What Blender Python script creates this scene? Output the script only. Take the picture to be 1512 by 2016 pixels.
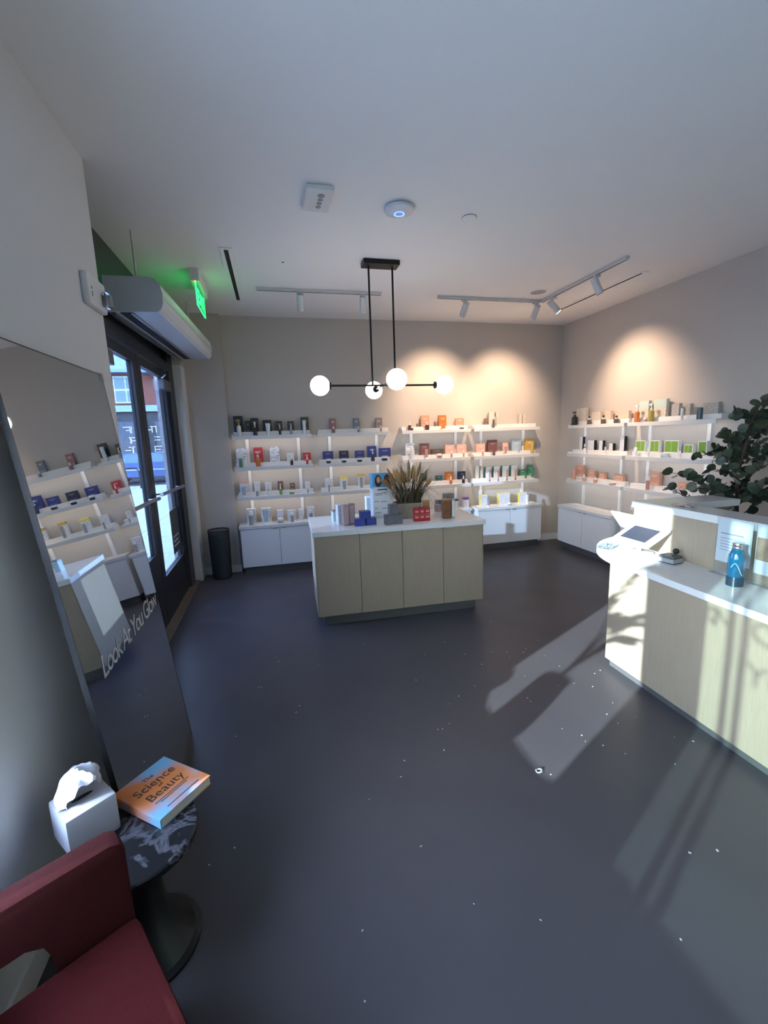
import bpy, bmesh, math, random
from mathutils import Vector, Matrix

for o in list(bpy.data.objects):
    bpy.data.objects.remove(o, do_unlink=True)
SC = bpy.context.scene
COL = SC.collection
random.seed(7)

# ------------------------------------------------------------------ camera
F_PX, YAW, PITCH, ROLL, CAM_H = 868.905, 0.23646, 0.17248, -0.0339, 1.75
fwd = Vector((math.sin(YAW) * math.cos(PITCH), math.cos(YAW) * math.cos(PITCH), -math.sin(PITCH)))
rgt = Vector((math.cos(YAW), -math.sin(YAW), 0))
up = rgt.cross(fwd)
r2 = rgt * math.cos(ROLL) + up * math.sin(ROLL)
u2 = -rgt * math.sin(ROLL) + up * math.cos(ROLL)
cam_data = bpy.data.cameras.new('camera')
cam = bpy.data.objects.new('camera', cam_data)
COL.objects.link(cam)
cam.matrix_world = Matrix((r2, u2, -fwd)).transposed().to_4x4()
cam.location = (0, 0, CAM_H)
cam_data.sensor_fit = 'HORIZONTAL'
cam_data.sensor_width = 36.0
cam_data.lens = 36.0 * F_PX / 1512.0
cam_data.clip_start = 0.02
cam_data.clip_end = 300
SC.camera = cam

# ------------------------------------------------------------------ world, sun, exposure
SUN_DIR = Vector((0.8535, 0.4523, -0.2588))
world = bpy.data.worlds.new('sky')
SC.world = world
world.use_nodes = True
wn = world.node_tree
wn.nodes.clear()
w_out = wn.nodes.new('ShaderNodeOutputWorld')
w_bg = wn.nodes.new('ShaderNodeBackground')
w_tc = wn.nodes.new('ShaderNodeTexCoord')
w_sep = wn.nodes.new('ShaderNodeSeparateXYZ')
w_ramp = wn.nodes.new('ShaderNodeValToRGB')          # pale horizon to blue zenith, the same all round
w_ramp.color_ramp.elements[0].position = 0.0
w_ramp.color_ramp.elements[0].color = (0.74, 0.81, 0.92, 1)
w_ramp.color_ramp.elements[1].position = 0.8
w_ramp.color_ramp.elements[1].color = (0.46, 0.61, 0.93, 1)
w_bg.inputs['Strength'].default_value = 12.0
wn.links.new(w_tc.outputs['Generated'], w_sep.inputs[0])
wn.links.new(w_sep.outputs[2], w_ramp.inputs[0])
wn.links.new(w_ramp.outputs[0], w_bg.inputs[0])
wn.links.new(w_bg.outputs[0], w_out.inputs[0])

sun_data = bpy.data.lights.new('sun', 'SUN')
sun_data.energy = 7.5
sun_data.angle = math.radians(0.53)
sun_data.color = (0.82, 0.95, 1.0)
sun = bpy.data.objects.new('sun', sun_data)
COL.objects.link(sun)
sun.rotation_euler = SUN_DIR.to_track_quat('-Z', 'Y').to_euler()
sun.location = (-8, -4, 6)

SC.view_settings.view_transform = 'Standard'
SC.view_settings.look = 'None'
SC.view_settings.gamma = 1.0
SC.view_settings.use_curve_mapping = False
SC.view_settings.exposure = 1.55
SC.cycles.use_denoising = True
SC.cycles.max_bounces = 10
SC.cycles.diffuse_bounces = 6
SC.cycles.glossy_bounces = 5
SC.cycles.transparent_max_bounces = 16
SC.cycles.sample_clamp_indirect = 8.0
SC.cycles.caustics_reflective = False
SC.cycles.caustics_refractive = False

# ------------------------------------------------------------------ materials
MATS = {}


def rgb(h):
    h = h.lstrip('#')
    v = [int(h[i:i + 2], 16) / 255 for i in (0, 2, 4)]
    return tuple(c / 12.92 if c <= 0.04045 else ((c + 0.055) / 1.055) ** 2.4 for c in v) + (1,)


def mat(name, col, rough=0.5, metal=0.0, var=0.06, scale=12.0, bump=0.0, bscale=80.0, emit=None, estr=0.0,
        coat=0.0, spec=0.5, stretch=None, sheen=0.0):
    if name in MATS:
        return MATS[name]
    m = bpy.data.materials.new(name)
    m.use_nodes = True
    nt = m.node_tree
    b = nt.nodes['Principled BSDF']
    c = rgb(col) if isinstance(col, str) else tuple(col) + (1,) if len(col) == 3 else col
    tc = nt.nodes.new('ShaderNodeTexCoord')
    mp = nt.nodes.new('ShaderNodeMapping')
    nt.links.new(tc.outputs['Object'], mp.inputs[0])
    if stretch:
        mp.inputs['Scale'].default_value = stretch
    nz = nt.nodes.new('ShaderNodeTexNoise')
    nz.inputs['Scale'].default_value = scale
    nz.inputs['Detail'].default_value = 4
    nt.links.new(mp.outputs[0], nz.inputs['Vector'])
    rp = nt.nodes.new('ShaderNodeValToRGB')
    rp.color_ramp.elements[0].position = 0.1
    rp.color_ramp.elements[1].position = 0.9
    rp.color_ramp.elements[0].color = tuple(max(0, x * (1 - var)) for x in c[:3]) + (1,)
    rp.color_ramp.elements[1].color = tuple(min(1, x * (1 + var)) for x in c[:3]) + (1,)
    nt.links.new(nz.outputs['Fac'], rp.inputs[0])
    nt.links.new(rp.outputs[0], b.inputs['Base Color'])
    b.inputs['Roughness'].default_value = rough
    b.inputs['Metallic'].default_value = metal
    b.inputs['Specular IOR Level'].default_value = spec
    b.inputs['Coat Weight'].default_value = coat
    if sheen:
        b.inputs['Sheen Weight'].default_value = sheen
        b.inputs['Sheen Roughness'].default_value = 0.4
    if bump:
        n2 = nt.nodes.new('ShaderNodeTexNoise')
        n2.inputs['Scale'].default_value = bscale
        n2.inputs['Detail'].default_value = 3
        nt.links.new(mp.outputs[0], n2.inputs['Vector'])
        bp = nt.nodes.new('ShaderNodeBump')
        bp.inputs['Strength'].default_value = bump
        bp.inputs['Distance'].default_value = 0.004
        nt.links.new(n2.outputs['Fac'], bp.inputs['Height'])
        nt.links.new(bp.outputs[0], b.inputs['Normal'])
    if emit:
        b.inputs['Emission Color'].default_value = rgb(emit)
        b.inputs['Emission Strength'].default_value = estr
    MATS[name] = m
    return m


def mat_floor():
    m = mat('polished concrete', '#4b484d', 0.3, 0, 0.16, 1.6, spec=0.28)
    nt = m.node_tree
    b = nt.nodes['Principled BSDF']
    tc = nt.nodes.new('ShaderNodeTexCoord')
    n = nt.nodes.new('ShaderNodeTexNoise')
    n.inputs['Scale'].default_value = 3.0
    n.inputs['Detail'].default_value = 2
    nt.links.new(tc.outputs['Object'], n.inputs['Vector'])
    r = nt.nodes.new('ShaderNodeValToRGB')
    r.color_ramp.elements[0].color = (0.3, 0.3, 0.3, 1)
    r.color_ramp.elements[1].color = (0.42, 0.42, 0.42, 1)
    nt.links.new(n.outputs['Fac'], r.inputs[0])
    nt.links.new(r.outputs[0], b.inputs['Roughness'])
    return m


def mat_glass(name, tint=(1, 1, 1), gloss=1.0):
    if name in MATS:
        return MATS[name]
    m = bpy.data.materials.new(name)
    m.use_nodes = True
    nt = m.node_tree
    nt.nodes.clear()
    out = nt.nodes.new('ShaderNodeOutputMaterial')
    tr = nt.nodes.new('ShaderNodeBsdfTransparent')
    tr.inputs[0].default_value = tuple(tint) + (1,)
    gl = nt.nodes.new('ShaderNodeBsdfGlossy')
    gl.inputs['Roughness'].default_value = 0.03
    fr = nt.nodes.new('ShaderNodeFresnel')
    fr.inputs[0].default_value = 1.45
    mu = nt.nodes.new('ShaderNodeMath')
    mu.operation = 'MULTIPLY'
    mu.inputs[1].default_value = gloss
    nt.links.new(fr.outputs[0], mu.inputs[0])
    mx = nt.nodes.new('ShaderNodeMixShader')
    ge = nt.nodes.new('ShaderNodeNewGeometry')
    su = nt.nodes.new('ShaderNodeMath')
    su.operation = 'SUBTRACT'
    su.use_clamp = True
    nt.links.new(mu.outputs[0], su.inputs[0])
    nt.links.new(ge.outputs['Backfacing'], su.inputs[1])
    nt.links.new(su.outputs[0], mx.inputs[0])
    nt.links.new(tr.outputs[0], mx.inputs[1])
    nt.links.new(gl.outputs[0], mx.inputs[2])
    nt.links.new(mx.outputs[0], out.inputs[0])
    MATS[name] = m
    return m


def mat_print(name, base, ink, scale=60.0, thresh=0.55, rows=(1, 1, 3.5)):
    """carton board with small rows of printed matter"""
    if name in MATS:
        return MATS[name]
    m = mat(name, base, 0.45, 0, 0.03, 20)
    nt = m.node_tree
    b = nt.nodes['Principled BSDF']
    tc = nt.nodes.new('ShaderNodeTexCoord')
    mp = nt.nodes.new('ShaderNodeMapping')
    mp.inputs['Scale'].default_value = rows
    nt.links.new(tc.outputs['Object'], mp.inputs[0])
    nz = nt.nodes.new('ShaderNodeTexNoise')
    nz.inputs['Scale'].default_value = scale
    nz.inputs['Detail'].default_value = 1
    nt.links.new(mp.outputs[0], nz.inputs['Vector'])
    gt = nt.nodes.new('ShaderNodeMath')
    gt.operation = 'GREATER_THAN'
    gt.inputs[1].default_value = thresh
    nt.links.new(nz.outputs['Fac'], gt.inputs[0])
    mx = nt.nodes.new('ShaderNodeMixRGB')
    mx.inputs[2].default_value = rgb(ink)
    src = b.inputs['Base Color'].links[0].from_socket
    nt.links.new(gt.outputs[0], mx.inputs[0])
    nt.links.new(src, mx.inputs[1])
    nt.links.new(mx.outputs[0], b.inputs['Base Color'])
    return m


def mat_marble():
    m = mat('black marble', '#17171c', 0.22, 0, 0.2, 5)
    nt = m.node_tree
    b = nt.nodes['Principled BSDF']
    tc = nt.nodes.new('ShaderNodeTexCoord')
    nz = nt.nodes.new('ShaderNodeTexNoise')
    nz.inputs['Scale'].default_value = 5.0
    nz.inputs['Detail'].default_value = 5
    nz.inputs['Distortion'].default_value = 1.8
    nt.links.new(tc.outputs['Object'], nz.inputs['Vector'])
    rp = nt.nodes.new('ShaderNodeValToRGB')
    e = rp.color_ramp.elements
    e[0].position = 0.49
    e[0].color = (0, 0, 0, 1)
    e[1].position = 0.56
    e[1].color = (0, 0, 0, 1)
    k = e.new(0.525)
    k.color = (0.8, 0.8, 0.8, 1)
    nt.links.new(nz.outputs['Fac'], rp.inputs[0])
    mx = nt.nodes.new('ShaderNodeMixRGB')
    mx.inputs[2].default_value = (0.10, 0.10, 0.12, 1)
    src = b.inputs['Base Color'].links[0].from_socket
    nt.links.new(rp.outputs[0], mx.inputs[0])
    nt.links.new(src, mx.inputs[1])
    nt.links.new(mx.outputs[0], b.inputs['Base Color'])
    return m


def mat_cover():
    """book cover: orange with drifting blue patches"""
    m = mat('book cover board', '#c9773f', 0.5, 0, 0.08, 8)
    nt = m.node_tree
    b = nt.nodes['Principled BSDF']
    tc = nt.nodes.new('ShaderNodeTexCoord')
    nz = nt.nodes.new('ShaderNodeTexNoise')
    nz.inputs['Scale'].default_value = 7.0
    nz.inputs['Detail'].default_value = 4
    nt.links.new(tc.outputs['Object'], nz.inputs['Vector'])
    sx = nt.nodes.new('ShaderNodeSeparateXYZ')
    nt.links.new(tc.outputs['Object'], sx.inputs[0])
    # blue near the two far corners (|x + y| large along one diagonal)
    s1 = nt.nodes.new('ShaderNodeMath')
    s1.operation = 'ADD'
    nt.links.new(sx.outputs[0], s1.inputs[0])
    nt.links.new(sx.outputs[1], s1.inputs[1])
    ab = nt.nodes.new('ShaderNodeMath')
    ab.operation = 'ABSOLUTE'
    nt.links.new(s1.outputs[0], ab.inputs[0])
    mu = nt.nodes.new('ShaderNodeMath')
    mu.operation = 'MULTIPLY_ADD'
    mu.inputs[1].default_value = 2.2
    nt.links.new(ab.outputs[0], mu.inputs[0])
    nt.links.new(nz.outputs['Fac'], mu.inputs[2])
    rp = nt.nodes.new('ShaderNodeValToRGB')
    rp.color_ramp.elements[0].position = 0.62
    rp.color_ramp.elements[0].color = (0, 0, 0, 1)
    rp.color_ramp.elements[1].position = 0.9
    rp.color_ramp.elements[1].color = (1, 1, 1, 1)
    nt.links.new(mu.outputs[0], rp.inputs[0])
    mx = nt.nodes.new('ShaderNodeMixRGB')
    mx.inputs[2].default_value = rgb('#6fa3c4')
    src = b.inputs['Base Color'].links[0].from_socket
    nt.links.new(rp.outputs[0], mx.inputs[0])
    nt.links.new(src, mx.inputs[1])
    nt.links.new(mx.outputs[0], b.inputs['Base Color'])
    return m


M_WALL = mat('greige wall paint', '#b9b1aa', 0.85, 0, 0.02, 3, 0.05, 220)
M_WHITE_WALL = mat('white wall paint', '#d4d4d7', 0.8, 0, 0.015, 3, 0.05, 220)
M_CEIL = mat('ceiling paint', '#eceaea', 0.9, 0, 0.012, 2)
M_FLOOR = mat_floor()
M_TRIM = mat('satin white trim', '#d8d8d8', 0.4, 0, 0.02)
M_WHITE = mat('white laminate', '#e2e2e4', 0.35, 0, 0.015)
M_QUARTZ = mat('pale quartz', '#d9d9da', 0.16, 0, 0.05, 60)
M_WOOD = mat('pale ash veneer', '#a29280', 0.5, 0, 0.12, 9, 0.08, 30, stretch=(14, 14, 0.6))
M_PLINTH = mat('grey metal plinth', '#6f6f70', 0.4, 0.5, 0.05)
M_BLACK = mat('black anodised metal', '#232427', 0.4, 0.6, 0.08)
M_DARK = mat('bronze black frame', '#2c2d33', 0.42, 0.4, 0.08)
M_STEEL = mat('brushed steel', '#b6b7ba', 0.28, 1.0, 0.05, 40)
M_GLASS = mat_glass('clear glass', (0.96, 0.98, 0.98))
M_TINT = mat_glass('tinted glass', (0.48, 0.55, 0.51))
M_DOORGLASS = mat_glass('grey door glass', (0.34, 0.385, 0.45))
M_ACRYL = mat_glass('clear acrylic', (0.93, 0.96, 0.97), 1.3)
M_MIRROR = mat('mirror silver', '#dfe3e6', 0.015, 1.0, 0.0)
M_GAP = mat('dark reveal', '#1b1b1d', 0.7)
M_PAPER = mat('white paper', '#dfe1e6', 0.6, 0, 0.02)
M_INK = mat('dark print', '#3b4660', 0.6)
M_PLASTIC = mat('white plastic', '#d9dadc', 0.35, 0, 0.02)
M_GREY = mat('grey plastic', '#8f9195', 0.4)
M_RUBBER = mat('black rubber', '#17181a', 0.6)
M_BRICK = mat('brick', '#7a4a3f', 0.85, 0, 0.2, 6)


# ------------------------------------------------------------------ mesh helpers
class MB:
    """collects shapes into one mesh"""

    def __init__(self):
        self.bm = bmesh.new()

    def box(self, x0, x1, y0, y1, z0, z1, bev=0.0, rot=None):
        r = bmesh.ops.create_cube(self.bm, size=1)
        vs = r['verts']
        c = Vector(((x0 + x1) / 2, (y0 + y1) / 2, (z0 + z1) / 2))
        s = Vector((abs(x1 - x0), abs(y1 - y0), abs(z1 - z0)))
        for v in vs:
            v.co = Vector((v.co.x * s.x, v.co.y * s.y, v.co.z * s.z))
        if bev:
            es = list({e for v in vs for e in v.link_edges})
            rr = bmesh.ops.bevel(self.bm, geom=es, offset=bev, segments=2, affect='EDGES', profile=0.6)
            vs = list({v for f in rr['faces'] for v in f.verts} | {v for v in vs if v.is_valid})
        for v in vs:
            v.co = (rot @ v.co if rot else v.co) + c
        return self

    def lathe(self, prof, seg=20, cx=0, cy=0, cz=0):
        rings = []
        for r, z in prof:
            if r < 1e-5:
                rings.append([self.bm.verts.new((cx, cy, cz + z))])
            else:
                rings.append([self.bm.verts.new((cx + r * math.cos(2 * math.pi * k / seg),
                                                 cy + r * math.sin(2 * math.pi * k / seg), cz + z)) for k in range(seg)])
        for a, b in zip(rings[:-1], rings[1:]):
            for k in range(seg):
                k2 = (k + 1) % seg
                if len(a) == 1 and len(b) == 1:
                    continue
                if len(a) == 1:
                    self.bm.faces.new((a[0], b[k], b[k2]))
                elif len(b) == 1:
                    self.bm.faces.new((a[k], b[0], a[k2]))
                else:
                    self.bm.faces.new((a[k], b[k], b[k2], a[k2]))
        return self

    def cyl(self, cx, cy, z0, z1, r, seg=20, r1=None):
        r1 = r if r1 is None else r1
        return self.lathe([(0, z0), (r, z0), (r1, z1), (0, z1)], seg, cx, cy)

    def tube(self, pts, r, seg=8, rend=None):
        pts = [Vector(p) for p in pts]
        n = len(pts)
        rings = []
        prev = None
        for i, p in enumerate(pts):
            t = (pts[min(i + 1, n - 1)] - pts[max(i - 1, 0)]).normalized()
            a = Vector((0, 0, 1)) if abs(t.z) < 0.9 else Vector((1, 0, 0))
            if prev is not None:
                a = prev
            x = (a - t * a.dot(t)).normalized()
            prev = x
            y = t.cross(x)
            rr = r if rend is None else r + (rend - r) * i / (n - 1)
            rings.append([self.bm.verts.new(p + (x * math.cos(2 * math.pi * k / seg) + y * math.sin(2 * math.pi * k / seg)) * rr)
                          for k in range(seg)])
        for a, b in zip(rings[:-1], rings[1:]):
            for k in range(seg):
                self.bm.faces.new((a[k], a[(k + 1) % seg], b[(k + 1) % seg], b[k]))
        self.bm.faces.new(rings[0][::-1])
        self.bm.faces.new(rings[-1])
        return self

    def prism(self, poly, a0, a1, axis='z'):
        """polygon extruded along an axis: z -> (x,y), y -> (x,z), x -> (y,z)"""
        def P(p, h):
            return {'z': (p[0], p[1], h), 'y': (p[0], h, p[1]), 'x': (h, p[0], p[1])}[axis]
        lo = [self.bm.verts.new(P(p, a0)) for p in poly]
        hi = [self.bm.verts.new(P(p, a1)) for p in poly]
        n = len(poly)
        self.bm.faces.new(lo[::-1])
        self.bm.faces.new(hi)
        for k in range(n):
            self.bm.faces.new((lo[k], lo[(k + 1) % n], hi[(k + 1) % n], hi[k]))
        return self

    def sphere(self, c, r, seg=24):
        prof = [(r * math.sin(math.pi * k / 12), -r * math.cos(math.pi * k / 12)) for k in range(13)]
        prof[0] = (0, -r)
        prof[-1] = (0, r)
        return self.lathe(prof, seg, c[0], c[1], c[2])

    def strip(self, pts, widths, wdir):
        L = [self.bm.verts.new(Vector(p) - wdir * w / 2) for p, w in zip(pts, widths)]
        R = [self.bm.verts.new(Vector(p) + wdir * w / 2) for p, w in zip(pts, widths)]
        for i in range(len(pts) - 1):
            self.bm.faces.new((L[i], R[i], R[i + 1], L[i + 1]))
        return self

    def mesh(self, name, smooth=False):
        bmesh.ops.recalc_face_normals(self.bm, faces=self.bm.faces[:])
        me = bpy.data.meshes.new(name)
        self.bm.to_mesh(me)
        self.bm.free()
        if smooth:
            for p in me.polygons:
                p.use_smooth = True
            try:
                me.set_sharp_from_angle(angle=math.radians(38))
            except Exception:
                pass
        return me


def obj(name, mb, m, parent=None, loc=(0, 0, 0), rot=None, smooth=False):
    me = mb.mesh(name, smooth) if isinstance(mb, MB) else mb
    if not me.materials:
        me.materials.append(m)
    o = bpy.data.objects.new(name, me)
    COL.objects.link(o)
    o.location = loc
    if rot is not None:
        o.rotation_euler = rot
    if parent:
        o.parent = parent
    return o


def tag(o, label, cat, group=None):
    o['label'] = label
    o['category'] = cat
    if group:
        o['group'] = group
    return o


def thing(name, label, cat, loc=(0, 0, 0), rotz=0.0, group=None):
    o = bpy.data.objects.new(name, None)
    COL.objects.link(o)
    o.empty_display_size = 0.1
    o.location = loc
    o.rotation_euler = (0, 0, rotz)
    return tag(o, label, cat, group)


def struct(name, mb, m, parent=None, loc=(0, 0, 0)):
    o = obj(name, mb, m, parent, loc)
    if not parent:
        o['kind'] = 'structure'
    return o


def struct_root(name, loc=(0, 0, 0)):
    o = bpy.data.objects.new(name, None)
    COL.objects.link(o)
    o.location = loc
    o['kind'] = 'structure'
    return o


def text_mesh(s, size, depth=0.0006, shear=0.0, align='LEFT', spacing=1.0):
    cu = bpy.data.curves.new('lettering', 'FONT')
    cu.body = s
    cu.size = size
    cu.extrude = depth / 2
    cu.shear = shear
    cu.align_x = align
    cu.space_character = spacing
    cu.resolution_u = 3
    tmp = bpy.data.objects.new('lettering', cu)
    COL.objects.link(tmp)
    dg = bpy.context.evaluated_depsgraph_get()
    me = bpy.data.meshes.new_from_object(tmp.evaluated_get(dg))
    bpy.data.objects.remove(tmp, do_unlink=True)
    bpy.data.curves.remove(cu)
    me.materials.clear()
    return me


def lettering(s, size, m, parent, origin, right, upv, **kw):
    me = text_mesh(s, size, **kw)
    right = Vector(right).normalized()
    upv = Vector(upv).normalized()
    n = right.cross(upv)
    o = obj('lettering', me, m, parent)
    o.matrix_local = Matrix.Translation(Vector(origin)) @ Matrix((right, upv, n)).transposed().to_4x4()
    return o

# ------------------------------------------------------------------ room shell
XL, XS, XR, YB, YR, H = -0.9, -1.15, 4.35, 6.135, -3.5, 3.283
struct('floor', MB().box(-1.3, 4.5, -3.65, 6.3, -0.1, 0), M_FLOOR)
struct('ceiling', MB().box(-1.35, 4.5, -3.65, 6.3, H, H + 0.12), M_CEIL)
struct('wall_back', MB().box(-1.35, 4.5, YB, 6.3, 0, H).box(-1.0, -0.55, 6.05, YB, 0, H).box(-1.35, -1.0, 5.8, YB, 2.64, H).box(-1.35, -1.0, 6.05, YB, 0, 2.64), M_WALL)
struct('wall_right', MB().box(XR, 4.5, -3.65, YB, 0, H), M_WALL)
struct('wall_rear', MB().box(-1.15, XR, -3.65, YR, 0, H), M_WHITE_WALL)
# left wall with two window openings behind and beside the camera
W1 = (0.408, 1.42)
W2 = (-2.7, 0.15)
SILL, HEAD = 0.64, 2.36
wl = MB()
for a, b in ((YR, W2[0]), (W2[1], W1[0]), (W1[1], 3.0)):
    wl.box(XS, XL, a, b, 0, H)
for a, b in (W1, W2):
    wl.box(XS, XL, a, b, 0, SILL)
    wl.box(XS, XL, a, b, HEAD, H)
struct('wall_left', wl, M_WHITE_WALL)
struct('baseboard_back', MB().box(-1.0, -0.538, 6.038, 6.05, 0, 0.1).box(3.88, XR, 6.123, YB, 0, 0.1), M_TRIM)
struct('baseboard_right', MB().box(XR - 0.012, XR, 5.73, 6.123, 0, 0.1).box(XR - 0.012, XR, -3.5, 3.4, 0, 0.1), M_TRIM)
struct('baseboard_left', MB().box(XL, XL + 0.012, 1.0, 3.0, 0, 0.1), M_TRIM)
struct('trim_1', MB().box(-1.3, -1.0, 5.8, 6.05, 0, 2.64), M_TRIM)          # white door jamb
struct('trim_2', MB().box(-1.22, -1.03, 3.2, 5.8, 0, 0.014), mat('worn threshold metal', '#7d6f66', 0.5, 0.4))
struct('trim_3', MB().box(XS + 0.02, XL + 0.002, W1[0], W1[1], SILL - 0.03, SILL + 0.002)
       .box(XS + 0.02, XL + 0.002, W2[0], W2[1], SILL - 0.03, SILL + 0.002), M_TRIM)   # window ledges


def window(name, y0, y1, glass, mullions):
    r = struct_root(name, (XS - 0.02, 0, 0))
    obj('window_frame', MB().box(-0.03, 0.03, y0, y0 + 0.01, SILL, HEAD).box(-0.03, 0.03, y1 - 0.01, y1, SILL, HEAD)
        .box(-0.03, 0.03, y0, y1, SILL, SILL + 0.01).box(-0.03, 0.03, y0, y1, HEAD - 0.03, HEAD), M_DARK, r)
    for y in mullions:
        obj('mullion', MB().box(-0.02, 0.02, y - 0.011, y + 0.011, SILL, HEAD), M_DARK, r)
    obj('glass_pane', MB().box(-0.004, 0.004, y0 + 0.01, y1 - 0.01, SILL + 0.01, HEAD - 0.03), glass, r)
    return r


window('window_1', W1[0], W1[1], M_GLASS, ())
w2 = window('window_2', W2[0], W2[1], M_TINT, (-0.13, -0.2, -1.4))
# vinyl lettering on the tinted window, readable from the street; its shadow falls on the counter front
M_VINYL = mat('white vinyl', '#e6e6e6', 0.5)
lettering('SKIN', 0.15, M_VINYL, w2, (-0.012, 0.085, 1.71), (0, -1, 0), (0, 0, 1), spacing=0.62)
lettering('CARE', 0.17, M_VINYL, w2, (-0.012, -0.23, 1.71), (0, -1, 0), (0, 0, 1), spacing=0.9)
lettering('YOUR', 0.17, M_VINYL, w2, (-0.012, -0.23, 1.48), (0, -1, 0), (0, 0, 1))

# storefront: dark frame, transom, double doors
sf = struct_root('trim_4', (XS, 0, 0))
obj('frame_post', MB().box(-0.06, 0.06, 3.0, 3.2, 0, H), M_DARK, sf)
obj('frame_post', MB().box(-0.06, 0.06, 5.56, 5.8, 0, H), M_DARK, sf)
obj('frame_header', MB().box(-0.06, 0.06, 3.2, 5.56, 2.53, 2.63), M_DARK, sf)
obj('transom_panel', MB().box(-0.03, 0.0, 3.2, 5.56, 2.63, H), mat('dark transom', '#30323b', 0.35), sf)


def door(name, y0, y1, rail, hinge_high, gl0, gl1):
    r = struct_root(name, (XS + 0.01, 0, 0))
    for a, b in ((y0, gl0), (gl1, y1)):
        obj('stile', MB().box(-0.025, 0.025, a, b, 0.02, 2.52), M_DARK, r)
    obj('rail', MB().box(-0.025, 0.025, gl0, gl1, 0.02, rail), M_DARK, r)
    obj('rail', MB().box(-0.025, 0.025, gl0, gl1, 2.44, 2.52), M_DARK, r)
    obj('glass_pane', MB().box(-0.004, 0.004, gl0, gl1, rail, 2.44), M_DOORGLASS, r)
    obj('push_bar', MB().tube([(0.09, y0 + 0.05, 1.27), (0.09, y1 - 0.05, 1.25)], 0.017, 10)
        .tube([(0.02, y0 + 0.12, 1.27), (0.09, y0 + 0.12, 1.27)], 0.01).tube([(0.02, y1 - 0.12, 1.25), (0.09, y1 - 0.12, 1.25)], 0.01),
        M_STEEL, r, smooth=True)
    yy = (y1 - 0.42, y1 - 0.1) if hinge_high else (y0 + 0.1, y0 + 0.42)
    c = obj('door_closer', MB().box(0.027, 0.085, yy[0], yy[1], 2.3, 2.4, 0.008), mat('aluminium closer', '#77797f', 0.4, 0.7), r)
    obj('closer_arm', MB().tube([(0.06, yy[0] + 0.04, 2.41), (0.13, (yy[0] + yy[1]) / 2 - 0.25, 2.43), (0.04, yy[0] + 0.1, 2.52)], 0.009), M_STEEL, c)
    return r


door('door_1', 3.21, 4.41, 0.74, False, 3.3, 4.3)  # bottom rail made taller, out of view, to cut off the low sun
d2 = door('door_2', 4.42, 5.55, 0.46, True, 4.54, 5.44)
nb = obj('dark_glass_panel', MB().box(0.005, 0.007, 5.05, 5.43, 0.55, 1.02), mat('dark panel film', '#39414d', 0.4), d2)  # dark sheet on the glass carrying three pale lines
for k in range(3):
    obj('printed_line', MB().box(0.0072, 0.0078, 5.1, 5.36 - 0.05 * (k % 2), 0.62 + 0.05 * k, 0.637 + 0.05 * k), M_PAPER, nb)

# ------------------------------------------------------------------ street outside the door
M_WALK = mat('sidewalk concrete', '#a3a6ac', 0.8, 0, 0.08, 3)
sw = struct('sidewalk', MB().box(-30, -1.3, -20, 21, -0.4, -0.115), M_GAP)
slab = MB().box(-0.742, 0.742, -0.742, 0.742, -0.115, -0.1).mesh('paving_slab')
slab.materials.append(M_WALK)
for i in range(7):
    for j in range(12):
        obj('paving_slab', slab, M_WALK, sw, (-2.05 - 1.5 * i, 4.2 + 1.5 * j, 0))
obj('paving_apron', MB().box(-30, -1.3, -20, 3.4, -0.115, -0.1).box(-30, -11.85, 3.4, 21, -0.115, -0.1), M_WALK, sw)
struct('road', MB().box(-60, 30, 21, 29, -0.4, -0.2), mat('asphalt', '#33363d', 0.85, 0, 0.1, 2))
struct('wall_sun_blocker', MB().box(-6.2, -1.62, 3.7, 3.8, -0.1, 3.6), mat('sun blocker wall', '#8a8580', 0.8))  # unseen wall added outside to keep direct sun off the doors

FY = 29.0
bd = thing('street_building', 'brick building with blue grey roof across the street, seen through the glass door', 'building', (-7, FY, -0.2))
obj('wall', MB().box(-9, 12, 0, 8, 0, 6.3), M_BRICK, bd)
obj('roof', MB().prism([(-0.7, 5.9), (-0.7, 6.05), (0.6, 7.6), (8, 7.6), (8, 5.9)], -9.5, 12.5, 'x'), mat('slate roof', '#7d93ad', 0.6), bd)
obj('cornice', MB().box(-9.2, 12.2, -0.45, 0, 3.75, 4.1), mat('blue fascia', '#86a5c4', 0.6), bd)
obj('shopfront', MB().box(-8.8, 11.8, -0.1, 0, 0.15, 3.7), mat('dark shopfront', '#2b313c', 0.4), bd)
wm = MB().box(-0.62, 0.62, -0.12, -0.02, 0, 1.5).mesh('window')
wm.materials.append(mat('window white frame', '#bccfca', 0.6))
pm = MB().box(-0.26, 0.26, -0.14, -0.118, 0, 0.62).mesh('pane')
pm.materials.append(mat('far window glass', '#5f7d86', 0.15))
for k in range(9):
    w = obj('window', wm, None, bd, (-7.6 + 2.2 * k, 0, 4.25))
    for (px, pz) in ((-0.3, 0.08), (0.3, 0.08), (-0.3, 0.8), (0.3, 0.8)):
        obj('pane', pm, None, w, (px, 0, pz))
gm = MB().box(-0.9, 0.9, -0.14, -0.1, 0.6, 3.2).mesh('shop_pane')
gm.materials.append(mat('shop glass', '#3d4958', 0.12))
for k in range(9):
    obj('shop_pane', gm, None, bd, (-7.6 + 2.2 * k, 0, 0))
marks = MB()
rr = random.Random(3)
for k in range(5):
    for zz in (2.75, 2.15, 1.6):
        for q in range(4):
            x = -2.4 + 1.3 * k + rr.uniform(-.2, .2)
            if q % 2:
                marks.box(x - 0.16, x + 0.16, -0.16, -0.15, zz + 0.09 * q - 0.15, zz + 0.09 * q - 0.11)
            else:
                marks.box(x - 0.02, x + 0.02, -0.16, -0.15, zz - 0.2, zz + 0.18)
obj('window_marks', marks, M_PAPER, bd)

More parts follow.
